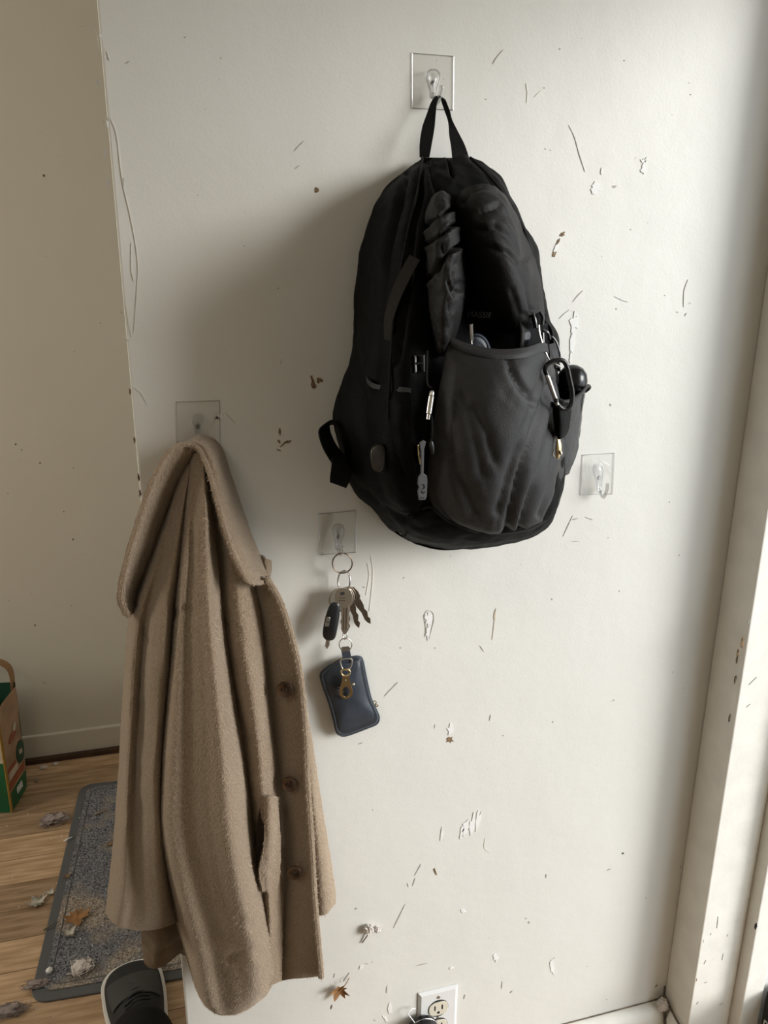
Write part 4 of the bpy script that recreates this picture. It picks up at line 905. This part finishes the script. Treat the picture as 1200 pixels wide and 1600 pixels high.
link('hanging_strap', *sheet([[(533, 1018, .020), (545, 1014, .020)], [(533, 1013, .023), (546, 1011, .023)], [(534, 1020, .027), (547, 1017, .027)], [(536, 1032, .029), (549, 1030, .029)], [(537, 1037, .029), (547, 1036, .029)]], 6, 20, .0014), M_BLUE, parent=po)
link('strap_cap', *slab([(534, 1011), (545, 1010), (546, 1017), (534, 1019)], .0262, .0010), M_STEEL, parent=po)
link('d_ring', *ptube([(533, 1031, .031), (549, 1030, .031), (549, 1040, .031), (545, 1046, .031), (540, 1047, .031), (534, 1043, .031)], .0010, closed=True, n=36, seg=7), M_STEEL, parent=po)
link('zip_line', *ptube([(519, 1036, .010), (530, 1030, .010), (545, 1025, .010)], .0009, n=12, seg=6), M_BRASS, parent=po)
zz = link('zip_pull', *join(ptube([(583, 1096, .012), (586, 1095, .013), (588, 1098, .013), (585, 1100, .012)], .0007, closed=True, n=14, seg=6), ptube([(587, 1100, .013), (591, 1102, .013), (588, 1104, .013)], .0007, closed=True, n=12, seg=6)), M_BRASS, parent=po)
cl = thing('lobster_clasp', P(540, 1091, .030), 'gold lobster clasp lying on the front of the blue pouch', 'clasp')
link('swivel_ring', *ptube([(533, 1050, .033), (536, 1046, .033), (544, 1046, .033), (547, 1050, .033), (544, 1055, .033), (536, 1055, .033)], .0013, closed=True, n=30, seg=8), M_BRASS, parent=cl)
outl = [(536, 1055), (544, 1055), (547, 1064), (549, 1072), (551, 1080), (549, 1088), (541, 1092), (533, 1089), (530, 1082), (532, 1072), (534, 1064)]
hole = [(541, 1073), (545, 1076), (546, 1082), (543, 1088), (538, 1088), (535, 1083), (536, 1076)]
no = 36; oo = smooth_line([Vector((a, b, 0)) for a, b in outl], no, True); hh = smooth_line([Vector((a, b, 0)) for a, b in [hole[-1]] + hole[:-1]], no, True)
# line up the two loops by angle about the hole's centre
hc = Vector((540.6, 1081, 0))
oo.sort(key=lambda q: math.atan2(q.y - hc.y, q.x - hc.x)); hh.sort(key=lambda q: math.atan2(q.y - hc.y, q.x - hc.x))
V = [P(q.x, q.y, .0335) for q in oo] + [P(q.x, q.y, .0335) for q in hh] + [P(q.x, q.y, .0300) for q in oo] + [P(q.x, q.y, .0300) for q in hh]; Fc = []
for i in range(no):
    j = (i + 1) % no
    Fc += [[i, j, no + j, no + i], [2 * no + j, 2 * no + i, 3 * no + i, 3 * no + j], [i, 2 * no + i, 2 * no + j, j], [no + j, 3 * no + j, 3 * no + i, no + i]]
bevel(link('clasp_body', V, Fc, M_BRASS, parent=cl), .0006, 2)
link('clasp_lever', *blob(P(552, 1069, .032), .0022, 0, sub=2), M_NICKEL, parent=cl)
link('clasp_rivet', *lathe(P(540, 1063, .0334), (0, -1, 0), [(.0013, 0), (.0011, .0006), (.0004, .0008)], 12), M_NICKEL, parent=cl)
link('clasp_tongue', *join(ptube([(531, 1074, .032), (528.5, 1074, .032)], .0005, seg=6), ptube([(530, 1079, .032), (528, 1078, .032)], .0005, seg=6)), M_STEEL, parent=cl)

# ================================================================== OUTLET
ou = thing('wall_outlet', P(684, 1600, 0), 'white wall outlet plate low on the wall with ivory sockets', 'outlet')
u0 = P(653, 1551); u1 = P(714.5, 1536); ow = u1.x - u0.x; zt = (u0.z + u1.z) / 2; oh = ow * 1.64; xc = (u0.x + u1.x) / 2
def oslab(x0, z0, x1, z1, d0, d1, m, name, par, bv=0.0, rnd=0):
    if rnd:
        cxx, czz = (x0 + x1) / 2, (z0 + z1) / 2; hw, hh_ = (x1 - x0) / 2, (z1 - z0) / 2; pl = []
        for i in range(28):
            a = 2 * math.pi * i / 28; pl.append((cxx + hw * math.copysign(abs(math.cos(a)) ** .75, math.cos(a)), czz + hh_ * math.copysign(abs(math.sin(a)) ** .75, math.sin(a))))
        V = [Vector((a, D - d1, b)) for a, b in pl] + [Vector((a, D - d0, b)) for a, b in pl]; n = 28
        o = link(name, V, [list(range(n)), list(range(2 * n - 1, n - 1, -1))] + [[i, (i + 1) % n, n + (i + 1) % n, n + i] for i in range(n)], m, parent=par)
    else: o = link(name, *box((x0, D - d1, z0), (x1, D - d0, z1)), m, parent=par, smooth=False)
    if bv: bevel(o, bv, 3)
    return o
# cover plate with sloping rim
xa, xb, za_, zb_ = xc - ow / 2, xc + ow / 2, zt - oh, zt; e = .0045
V = [Vector(q) for q in [(xa, D - .0002, za_), (xb, D - .0002, za_), (xb, D - .0002, zb_), (xa, D - .0002, zb_), (xa, D - .002, za_), (xb, D - .002, za_), (xb, D - .002, zb_), (xa, D - .002, zb_), (xa + e, D - .0055, za_ + e), (xb - e, D - .0055, za_ + e), (xb - e, D - .0055, zb_ - e), (xa + e, D - .0055, zb_ - e)]]
link('cover_plate', V, [[3, 2, 1, 0]] + [[i, (i + 1) % 4, 4 + (i + 1) % 4, 4 + i] for i in range(4)] + [[4 + i, 4 + (i + 1) % 4, 8 + (i + 1) % 4, 8 + i] for i in range(4)] + [[8, 9, 10, 11]], M_OUTLET, parent=ou, smooth=False)
sc_ = oh / 0.114
for zc_ in (zt - oh / 2 + .0195 * sc_, zt - oh / 2 - .0195 * sc_):
    link('socket_gap', *lathe((xc, D - .0056, zc_), (0, -1, 0), [(.0178 * sc_, 0), (.0178 * sc_, .0003)], 28), M_DARK, parent=ou)
    so = oslab(xc - .0168 * sc_, zc_ - .0142 * sc_, xc + .0168 * sc_, zc_ + .0142 * sc_, .0055, .0072, M_IVORY, 'socket', ou, .0005, rnd=1)
    for sx in (-1, 1): oslab(xc + sx * .0064 * sc_ - .0012, zc_ - .002, xc + sx * .0064 * sc_ + .0012, zc_ + .0075 * sc_, .0070, .0074, M_DARK, 'slot', so)
    link('ground_hole', *lathe((xc, D - .0070, zc_ - .0075 * sc_), (0, -1, 0), [(.0026, 0), (.0026, .0004)], 14), M_DARK, parent=so)
link('screw', *lathe((xc, D - .0055, zt - oh * .12), (0, -1, 0), [(.0032, 0), (.003, .0008), (.0015, .0014)], 14), M_STEEL, parent=ou)
link('screw', *lathe((xc, D - .0055, zt - oh / 2), (0, -1, 0), [(.0022, 0), (.002, .0008), (.001, .0012)], 14), M_STEEL, parent=ou)
# black adapter plugged in below, wire loop
ad = thing('power_adapter', P(662, 1640, .03), 'round black adapter plugged under the top socket, cut by the bottom edge', 'adapter')
ca = P(664, 1622, .028)
link('adapter_body', *lathe(ca + Vector((0, .021, 0)), (0, -1, 0), [(.016, 0), (.0255, .002), (.0265, .006), (.0265, .026), (.0245, .031), (.018, .034), (.001, .0345)], 32), M_BLKGL, parent=ad)
link('adapter_trim', *lathe(ca + Vector((0, .021, 0)), (0, -1, 0), [(.0262, .0085), (.0270, .0095), (.0262, .0105)], 32), M_STEEL, parent=ad)
link('wire', *ptube([(649, 1576, .006), (643, 1577, .010), (638, 1584, .013), (642, 1590, .014), (648, 1598, .016)], .0008, n=24, seg=6), M_WHITE, parent=ad)

# ================================================================== FLOOR THINGS
# door mat
A = PF(45, 1572); B2 = PF(292, 1530); C2 = PF(126, 1229)
ux = (B2 - A); ux.z = 0; ux.normalize(); uy = Vector((-ux.y, ux.x, 0)); mh = (C2 - A).dot(uy); sk = (C2 - A).dot(ux); mw = 0.78
def rrect(x0, y0, x1, y1, r_, n=8):
    pts = []
    for cx, cy, a0 in ((x1 - r_, y1 - r_, 0), (x0 + r_, y1 - r_, 90), (x0 + r_, y0 + r_, 180), (x1 - r_, y0 + r_, 270)):
        for i in range(n + 1):
            a = R(a0 + 90 * i / n); pts.append((cx + r_ * math.cos(a), cy + r_ * math.sin(a)))
    return pts
def mat_pt(x, y, z): q = A + ux * (x + sk * y / mh) + uy * y; return Vector((q.x, q.y, z))
def mslab(pts, z0, z1):
    n = len(pts); V = [mat_pt(a, b, z1) for a, b in pts] + [mat_pt(a, b, z0) for a, b in pts]
    return V, [list(range(n)), list(range(2 * n - 1, n - 1, -1))] + [[i, (i + 1) % n, n + (i + 1) % n, n + i] for i in range(n)]
dm = thing('door_mat', mat_pt(mw / 2, 0, 0.0006), 'grey dirty doormat with a rubber border on the oak floor', 'doormat')
bevel(link('rubber_border', *mslab(rrect(0, 0, mw, mh, .035), .0006, .006), M_RUBBER, parent=dm), .002, 2)
bw = .021
link('pile', *mslab(rrect(bw, bw, mw - bw, mh - bw, .02), .0062, .0085), M_MAT, parent=dm, smooth=False)
link('border_stitch', *tube([mat_pt(a, b, .0087) for a, b in rrect(bw + .012, bw + .012, mw - bw - .012, mh - bw - .012, .02)], .0012, closed=True, seg=5), M_RUBBER, parent=dm)

# paper grocery bag
g0 = PF(19, 1270)
r_ = ray(5, 1110); t_ = (math.hypot(g0.x, g0.y)) / math.hypot(r_.x, r_.y); GH = (CAM + r_ * t_).z
g1 = PF(46, 1222)
dv = (g1 - g0); dv.z = 0; ln = max(.12, min(.2, dv.length)); dv.normalize(); lv = Vector((-dv.y, dv.x, 0)); lv = lv if lv.x < 0 else -lv
gb = thing('shopping_bag', g0 + dv * ln / 2 + lv * .13, 'green and tan printed shopping bag on the floor at the far left', 'bag')
GW = .27
def gp(a, b, z): # a along the left face, b along the gusset, both in metres
    bul = 1 + .05 * math.sin(math.pi * min(1, z / GH)); tap = 0.84 + 0.16 * z / GH
    return g0 + lv * (GW / 2 + (a - GW / 2) * (.97 + .03 * tap)) + dv * (b * bul * tap) + Vector((0, 0, z))
def gface(pa, pb, z0, z1, m, name, off=0.0, par=gb, nz=8, nw=6, wav=0.004):
    out = Vector((0, 0, 0)); mid = (Vector(gp(*pa, 0)) + Vector(gp(*pb, 0))) / 2 - (g0 + lv * GW / 2 + dv * ln / 2); out = mid.normalized() if mid.length > 0 else out
    nrm = Vector((-(gp(*pb, 0) - gp(*pa, 0)).y, (gp(*pb, 0) - gp(*pa, 0)).x, 0)).normalized()
    if nrm.dot(out) < 0: nrm = -nrm
    V, Fc = [], []
    for s in (0, 1):
        for i in range(nz + 1):
            for j in range(nw + 1):
                z = z0 + (z1 - z0) * i / nz; a = pa[0] + (pb[0] - pa[0]) * j / nw; b = pa[1] + (pb[1] - pa[1]) * j / nw
                q = gp(a, b, z); q = q + nrm * (off + wav * noise.noise(q * 14) - s * .0009); q.z = max(q.z, .0004); V.append(q)
    k = (nz + 1) * (nw + 1); w1 = nw + 1
    for i in range(nz):
        for j in range(nw):
            a = i * w1 + j; Fc.append([a, a + 1, a + w1 + 1, a + w1]); Fc.append([k + a + w1, k + a + w1 + 1, k + a + 1, k + a])
    rim = list(range(w1)) + [i * w1 + nw for i in range(1, nz + 1)] + [nz * w1 + j for j in range(nw - 1, -1, -1)] + [i * w1 for i in range(nz - 1, 0, -1)]
    for i in range(len(rim)): a, b = rim[i], rim[(i + 1) % len(rim)]; Fc.append([a, k + a, k + b, b])
    return link(name, V, Fc, m, parent=par)
gface((0, 0), (GW, 0), 0, GH, M_CREAM, 'front_panel')
gus = gface((0, 0), (0, ln), 0, GH, M_KRAFT, 'side_panel')
gface((0, ln), (GW, ln), 0, GH + .012, M_DKGREEN, 'back_panel')
gface((GW, 0), (GW, ln), 0, GH, M_KRAFT, 'side_panel')
gface((0, 0), (GW, 0), .002, GH * .50, M_GREEN, 'green_print', .0012)
gface((0, .002), (0, ln - .002), .002, GH * .17, M_GREEN, 'green_print', .0012)
gface((0, .01), (0, ln - .01), GH * .20, GH * .27, M_RUST, 'rust_print', .0012)
gface((0, .02), (0, ln * .6), GH * .285, GH * .35, M_CREAM, 'cream_print', .0012)
gface((0, .015), (0, ln * .5), GH * .36, GH * .40, M_RUST, 'rust_print', .0012)
def gdisc(b0, z0, rb, rz, m, name, off=.0022):
    V = []; Fc = []
    nrm = -lv
    for s in (0, 1):
        for i in range(22):
            a = 2 * math.pi * i / 22; q = gp(0, b0 + rb * math.cos(a), z0 + rz * math.sin(a)); V.append(q + nrm * (off - s * .0008 + .004 * noise.noise(q * 14)))
    Fc = [list(range(22)), list(range(43, 21, -1))] + [[i, (i + 1) % 22, 22 + (i + 1) % 22, 22 + i] for i in range(22)]
    return link(name, V, Fc, m, parent=gb)
gdisc(ln * .80, GH * .40, ln * .22, GH * .10, M_DKGREEN, 'green_emblem')
for i in range(3): gdisc(ln * (.74 + .06 * i), GH * (.41 - .008 * i), ln * .022, GH * .025, M_CREAM, 'emblem_mark', .0030)
for i in range(4): gdisc(ln * (.42 + .08 * i), GH * .115, ln * .028, GH * .035, M_WHITE, 'white_mark', .0030)
gdisc(ln * .52, GH * .62, ln * .22, GH * .035, M_RUST, 'tan_leaf_print'); gdisc(ln * .66, GH * .68, ln * .08, GH * .05, M_CREAM, 'cream_leaf_print')
link('edge_binding', *tube([gp(0, 0, z * GH / 10) + (-lv - dv) * .001 + Vector((0, 0, .004 if z == 0 else 0)) for z in range(11)], .0032, seg=7), M_OCHRE, parent=gb)
def strap(pts, wv, th, name, m):
    L_ = smooth_line(pts, 26); V, Fc = [], []
    for i, p in enumerate(L_):
        t = (L_[min(i + 1, 25)] - L_[max(i - 1, 0)]).normalized(); nn = t.cross(wv).normalized()
        V += [p + wv * .5, p - wv * .5, p - wv * .5 + nn * th, p + wv * .5 + nn * th]
    for i in range(25):
        for j in range(4): Fc.append([4 * i + j, 4 * i + (j + 1) % 4, 4 * i + 4 + (j + 1) % 4, 4 * i + 4 + j])
    Fc += [[3, 2, 1, 0], [100, 101, 102, 103]]
    return link(name, V, Fc, m, parent=gb)
for bb0, hh0 in ((0.0, .045), (ln, .095)):
    c = [gp(.005, bb0, GH - .02), gp(.008, bb0 + (.02 if bb0 == 0 else -.01), GH + hh0 * .65), gp(.06, bb0 + (.03 if bb0 == 0 else -.03), GH + hh0), gp(.14, bb0 + (.03 if bb0 == 0 else -.03), GH + hh0 * .95), gp(.20, bb0, GH - .02)]
    strap(c, dv * .028, .0016, 'handle', M_HANDLE)
link('bag_contents', *blob(g0 + lv * .10 + dv * ln * .5 + Vector((0, 0, GH - .07)), .07, .3, (1.1, .8, .8), 3), M_DKGREEN, parent=gb)

# person: the foot that stands at the bottom edge
toe = PF(203, 1516, .02); heel_dir = (PF(214, 1600, .03) - PF(200, 1517, .03)); heel_dir.z = 0; heel_dir.normalize(); side = Vector((-heel_dir.y, heel_dir.x, 0))
pe = thing('person', toe + heel_dir * .20 + Vector((0, 0, -toe.z)), 'person standing, only a black white-soled sneaker and black trouser leg in view', 'person')
SL = .285; 
half = [(0, .006), (.02, .028), (.06, .043), (.12, .0515), (.20, .0535), (.32, .0525), (.45, .0475), (.6, .041), (.75, .039), (.88, .038), (.96, .028), (1.0, .008)]
topz = [(0, .026), (.02, .036), (.06, .044), (.12, .050), (.20, .057), (.32, .068), (.45, .084), (.6, .098), (.75, .098), (.88, .094), (.96, .088), (1.0, .078)]
def srow(i, kz, extra=0.0, zz=None):
    t, hw = half[i]; out = []
    for j in range(15):
        a = math.pi * j / 14; xx = math.cos(a); ht = math.sin(a) ** .62
        z = kz[i][1]
        out.append(toe + Vector((0, 0, -toe.z)) + heel_dir * (t * SL) + side * (hw + extra) * xx * (1 - .10 * ht) + Vector((0, 0, .022 + (z - .022) * ht)))
    return out
rows = [srow(i, topz) for i in range(len(half))]
g = grid(rows, 29, 60); nu, nv = 29, 60
V = [q for r in g for q in r]; Fc = [[v * nu + u, v * nu + u + 1, (v + 1) * nu + u + 1, (v + 1) * nu + u] for v in range(nv - 1) for u in range(nu - 1)]
n0 = len(V)
V += [Vector((r[0].x, r[0].y, .012)) for r in g] + [Vector((r[-1].x, r[-1].y, .012)) for r in g]
for v in range(nv - 1): Fc += [[v * nu, (v + 1) * nu, n0 + v + 1, n0 + v], [v * nu + nu - 1, n0 + nv + v, n0 + nv + v + 1, (v + 1) * nu + nu - 1], [n0 + v, n0 + v + 1, n0 + nv + v + 1, n0 + nv + v]]
sn = link('sneaker', V, Fc, M_SHOE, parent=pe)
sol = []
for s in (-1, 1):
    rng = half if s == 1 else list(reversed(half))
    for t, hw in rng: sol.append(toe + Vector((0, 0, -toe.z)) + heel_dir * (t * (SL + .014) - .008) + side * s * (hw + .005))
sol = smooth_line(sol, 80, True); n = len(sol)
zs = [(.0005, .96), (.004, 1.0), (.022, 1.0), (.027, .97)]
cs = sum(sol, Vector()) / n
V = []; Fc = []
for z, k_ in zs:
    for q in sol: V.append(Vector((cs.x + (q.x - cs.x) * k_, cs.y + (q.y - cs.y) * k_, z)))
for i in range(3):
    for j in range(n): Fc.append([i * n + j, i * n + (j + 1) % n, (i + 1) * n + (j + 1) % n, (i + 1) * n + j])
Fc += [list(range(n))[::-1], [3 * n + j for j in range(n)]]
link('sole', V, Fc, M_SOLE, parent=sn)
# overlay band over the toes, laces
ov = []
for i in (4, 5, 6):
    t = half[i][0]; ov.append([q + (q - (toe + heel_dir * t * SL + Vector((0, 0, -toe.z + .02)))).normalized() * .0016 for q in srow(i, topz)][2:13])
link('toe_overlay', *sheet(ov, 24, 14, .002, px=False), M_SHOE2, parent=sn)
base0 = toe + Vector((0, 0, -toe.z))
for k_ in range(4):
    t = .38 + .055 * k_; z = .076 + .008 * k_
    link('lace', *tube([base0 + heel_dir * t * SL + side * .022 + Vector((0, 0, z - .006)), base0 + heel_dir * (t + .01) * SL + Vector((0, 0, z + .004)), base0 + heel_dir * (t + .02) * SL - side * .022 + Vector((0, 0, z - .006))], .0022, n=10, seg=7), M_SHOE, parent=sn)
link('tongue_mark', *tube([base0 + heel_dir * .30 * SL + side * .006 + Vector((0, 0, .0700)), base0 + heel_dir * .285 * SL - side * .010 + Vector((0, 0, .0688))], .0009, seg=6), M_TAG, parent=sn)
leg = []
ank = base0 + heel_dir * .222 + Vector((0, 0, .045)) - side * .004
kn = Vector((-.15, .66, .40)); hip = Vector((-.12, .22, .66))
for p_, rx in [(ank, .060), (ank + Vector((0, -.01, .035)), .064), (ank + Vector((.004, -.055, .085)), .058), (ank.lerp(kn, .45) + Vector((0, 0, .012)), .062), (ank.lerp(kn, .8), .068), (kn, .072), (kn.lerp(hip, .5), .080), (hip, .086)]:
    k_ = len(leg); ax = Vector((0, 0, 1)).lerp(Vector((0, -.8, .6)), min(1, k_ / 3)).normalized()
    fw = side.cross(ax).normalized(); fw = fw if fw.dot(heel_dir) > 0 else -fw
    leg.append([p_ + fw * rx * math.cos(2 * math.pi * j / 20) * 1.05 + side * rx * .92 * math.sin(2 * math.pi * j / 20) for j in range(21)])
gl = grid(leg, 41, 50); V = []; Fc = []
for v in range(50):
    for u in range(40): 
        q = gl[v][u]; V.append(q + (q - (base0 + heel_dir * .16)).normalized() * .006 * noise.noise(q * 18))
for v in range(49):
    for u in range(40): Fc.append([v * 40 + u, v * 40 + (u + 1) % 40, (v + 1) * 40 + (u + 1) % 40, (v + 1) * 40 + u])
Fc += [list(range(40))[::-1], [49 * 40 + u for u in range(40)]]
link('trouser_leg', V, Fc, M_TROUSER, parent=pe)

for ob in [sn] + list(sn.children):          # the toe stands on the mat's edge, the heel on the floor
    o0 = parent_world(ob)
    for v in ob.data.vertices:
        al = (v.co + o0 - base0).dot(heel_dir); v.co.z += .0095 * max(0, min(1, 1 - al / SL))
# fallen leaves and fluff -----------------------------------------------------
LEAF = [(0, -1), (.12, -.55), (.5, -.75), (.42, -.35), (1, -.3), (.7, 0), (.85, .3), (.35, .3), (.2, .75), (0, 1), (-.2, .7), (-.4, .28), (-.9, .32), (-.68, 0), (-1, -.32), (-.4, -.35), (-.5, -.78), (-.12, -.55)]
def leaf(c, r_, m, label, u, v, nrm, curl=.35, seed=0, name='dry_leaf', stem=True, sx=1.0):
    """lobed leaf lying on a surface with normal nrm; u, v span its plane"""
    rg = random.Random(seed); lf = thing(name, c, label, 'leaf'); V, Fc = [], []; rings = 5; n = len(LEAF)
    def pt(x, y, h): return c + u * x * r_ * sx + v * y * r_ + nrm * (h * r_ + .0018)
    for k in range(1, rings + 1):
        t = k / rings
        for i, (x, y) in enumerate(LEAF):
            xx, yy = x * t, y * t; h = curl * (.9 * xx * xx + .35 * yy * yy + .12 * math.sin(4 * xx + seed) + .10 * rg.random() * t) - .0
            V.append(pt(xx, yy, max(0, h)))
    V.append(pt(0, 0, 0)); N0 = len(V)
    for k in range(rings - 1):
        for i in range(n): Fc.append([k * n + i, k * n + (i + 1) % n, (k + 1) * n + (i + 1) % n, (k + 1) * n + i])
    for i in range(n): Fc.append([i, (i + 1) % n, N0 - 1])
    V2 = [q - nrm * .0005 for q in V]; Fb = [[N0 + i for i in reversed(f)] for f in Fc]
    for i in range(n): a = (rings - 1) * n + i; b = (rings - 1) * n + (i + 1) % n; Fb.append([a, N0 + a, N0 + b, b])
    link('blade', V + V2, Fc + Fb, m, parent=lf)
    if stem: link('stem', *tube([pt(0, .1, .03), pt(.1, -1.0, curl * .35 + .06), pt(.3, -1.7, .05)], .0007, n=8, seg=6), m, parent=lf)
    return lf
UP = Vector((0, 0, 1)); ZM = .0085
def vdir(a): return Vector((math.cos(R(a)), math.sin(R(a)), 0))
leaf(PF(121, 1436, ZM), .030, M_LEAF, 'orange-brown lobed leaf lying on the doormat', vdir(10), vdir(100) * -1, UP, .42, 1)
leaf(PF(58, 1412), .022, M_LEAFP, 'pale curled leaf scrap with dark spots on the oak floor beside the mat', vdir(35), vdir(125), UP, .7, 2, stem=False, sx=1.1)
leaf(PF(78, 1397), .012, M_LEAFP, 'small pale curled scrap touching the edge of the doormat', vdir(60), vdir(150), UP, .8, 4, stem=False)
leaf(PF(108, 1461, ZM), .016, M_LEAFP, 'whitish curled leaf on the mat below the orange-brown leaf', vdir(40), vdir(130), UP, .9, 5, stem=True)
leaf(PF(105, 1371, ZM - .002), .0095, M_BROWNC, 'small dark crumpled leaf bit on the border edge of the doormat', vdir(20), vdir(110), UP, .8, 6, stem=False)
leaf(PF(172, 1320, ZM), .010, M_BROWNC, 'dark leaf bit on the doormat next to the coat', vdir(-30), vdir(60), UP, .5, 7, stem=False)
o = leaf(P(528, 1546, .003), .016, M_LEAF, 'brown dried leaf stuck to the wall left of the outlet', Vector((math.cos(R(-30)), 0, math.sin(R(-30)))), Vector((math.cos(R(60)), 0, math.sin(R(60)))) * -1, Vector((0, -1, 0)), .8, 8, stem=True)
M_TWIG = mat('twig', (0.30, 0.22, 0.14), 0.8)
def twig(a, b, r_, m, label, name='twig', z=0.0, mid=.004):
    p, q = PF(*a, z), PF(*b, z); mm = (p + q) / 2 + Vector((0, 0, mid)) + (q - p).cross(UP) * .12
    return tag(link(name, *tube([p + UP * r_, mm + UP * r_, q + UP * r_], r_, n=12, seg=6, taper=lambda t: 1 - .5 * t), m), label, name.split('_')[-1])
twig((148, 1274), (166, 1266), .0022, M_TWIG, 'short thin twig on the far part of the doormat', z=ZM)
twig((100, 1316), (113, 1309), .0022, M_WHITE, 'white plastic splinter across the left border of the doormat', name='splinter', z=.0062)
twig((68, 1455), (87, 1442), .0022, M_DIRT, 'dark twig crossing the left border of the doormat', z=.0062)
def fluff(name, c, r_, m, label, sc, seed, strands=26, sr=.0006):
    """a loose tangle of fibres round a soft core"""
    t = thing(name, Vector((c.x, c.y, c.z)), label, 'lint'); rg = random.Random(seed)
    cc = c + Vector((0, 0, r_ * sc[2] * .7))
    link('core', *blob(cc, r_ * .72, .9, sc, seed, 3, 1.8), m, parent=t)
    parts = []
    for i in range(strands):
        a = rg.uniform(0, 6.28); p = []
        for k in range(4):
            a += rg.uniform(-.9, .9); rad = r_ * rg.uniform(.55, 1.25); p.append(cc + Vector((math.cos(a) * rad * sc[0], math.sin(a) * rad * sc[1], rg.uniform(-.5, .8) * r_ * sc[2])))
        for q in p: q.z = max(q.z, c.z + .0008)
        parts.append(tube(p, sr, n=10, seg=4))
    link('fibres', *join(*parts), m, parent=t, kind='stuff')
    return t
fluff('lint_clump', PF(84, 1284), .030, M_LINT, 'mauve-grey lint clump on the oak floor left of the mat', (1.15, .8, .35), 3)
fluff('lint_clump', PF(127, 1514, ZM), .021, M_LINTW, 'whitish flaky crumb pile on the mat left of the sneaker', (1.1, .9, .4), 5, 16, .0009)
fluff('lint_clump', PF(12, 1583), .022, M_LINT, 'grey lint strip on the floor at the bottom left corner', (1.6, .7, .35), 8)
fluff('lint_clump', PF(56, 1540, .006), .018, M_LINT, 'thin lint wisp over the near left corner of the doormat', (1.4, .6, .3), 12, 14)
tag(link('pebble', *blob(PF(77, 1516, ZM + .005), .0065, .35, (1, 1, .8), 6), M_WHITEC), 'small white pebble on the mat near its left border', 'pebble')
tag(link('crumb', *blob(PF(68, 1199, .003), .008, .5, (1.2, 1, .5), 9), M_LINTW), 'pale crumb on the floor beside the far baseboard, larger one', 'crumb')
tag(link('crumb', *blob(PF(87, 1193, .003), .006, .5, (1.2, 1, .5), 10), M_LINTW), 'pale crumb on the floor beside the far baseboard, smaller one on the right', 'crumb')
tag(link('crumb', *blob(PF(57, 1219, .003), .006, .5, (1, 1, .6), 11), M_LINT), 'mauve crumb on the floor right of the shopping bag', 'crumb')
rg = random.Random(21); on_mat, on_floor = [], []
for i in range(56):
    p = PF(rg.uniform(5, 210), rg.uniform(1260, 1590))
    q = p - A; lx, ly = q.dot(ux) - sk * q.dot(uy) / mh, q.dot(uy)
    inside = 0.01 < lx < mw and 0.01 < ly < mh
    b_ = blob(Vector((p.x, p.y, (ZM if inside else 0) + .0008)), rg.uniform(.0007, .0019), .3, seed=i, sub=1)
    (on_mat if inside else on_floor).append(b_)
link('grit', *join(*on_mat), M_WHITEC, parent=dm, kind='stuff'); link('grit', *join(*on_floor), M_WHITEC, parent=fl, kind='stuff')
# crumbs on the wall and in the corner
o = thing('lint_tuft', P(575, 1462, .001), 'small pinkish white lint tuft stuck on the wall above the leaf', 'lint')
link('core', *blob(P(576, 1452, .006), .0075, .6, (1, .8, 1), 14), M_LINTW, parent=o)
link('tuft_lobe', *blob(P(589, 1453, .004), .0050, .7, (1.2, .7, .8), 15), M_LINTW, parent=o)
link('tuft_tail', *ptube([(577, 1458, .004), (571, 1466, .003), (566, 1473, .002)], .0012, n=8, seg=6), M_LINT, parent=o)
tag(link('plaster_crumb', *blob(Vector((CX - .015, D - .017, bt + .008)), .0115, .35, (.85, .8, 1.1), 18), M_LINTW), 'grey plaster crumb lodged in the corner on the baseboard', 'crumb')
# dark carton just past the door frame
bx0 = WX0 + .0015
o = thing('black_carton', (bx0 + .07, .76, .012), 'black carton with a white printed mark beside the door frame', 'box')
bevel(link('carton_body', *box((bx0, .69, .012), (bx0 + .14, OP1 - .002, .172)), M_BLKPL, parent=o, smooth=False), .002)
link('printed_mark', *tube([PX(a, b, bx0 - .0004) for a, b in [(1192, 1606), (1195, 1594), (1199, 1599), (1203, 1606)]], .0011, seg=6), M_WHITE, parent=o)
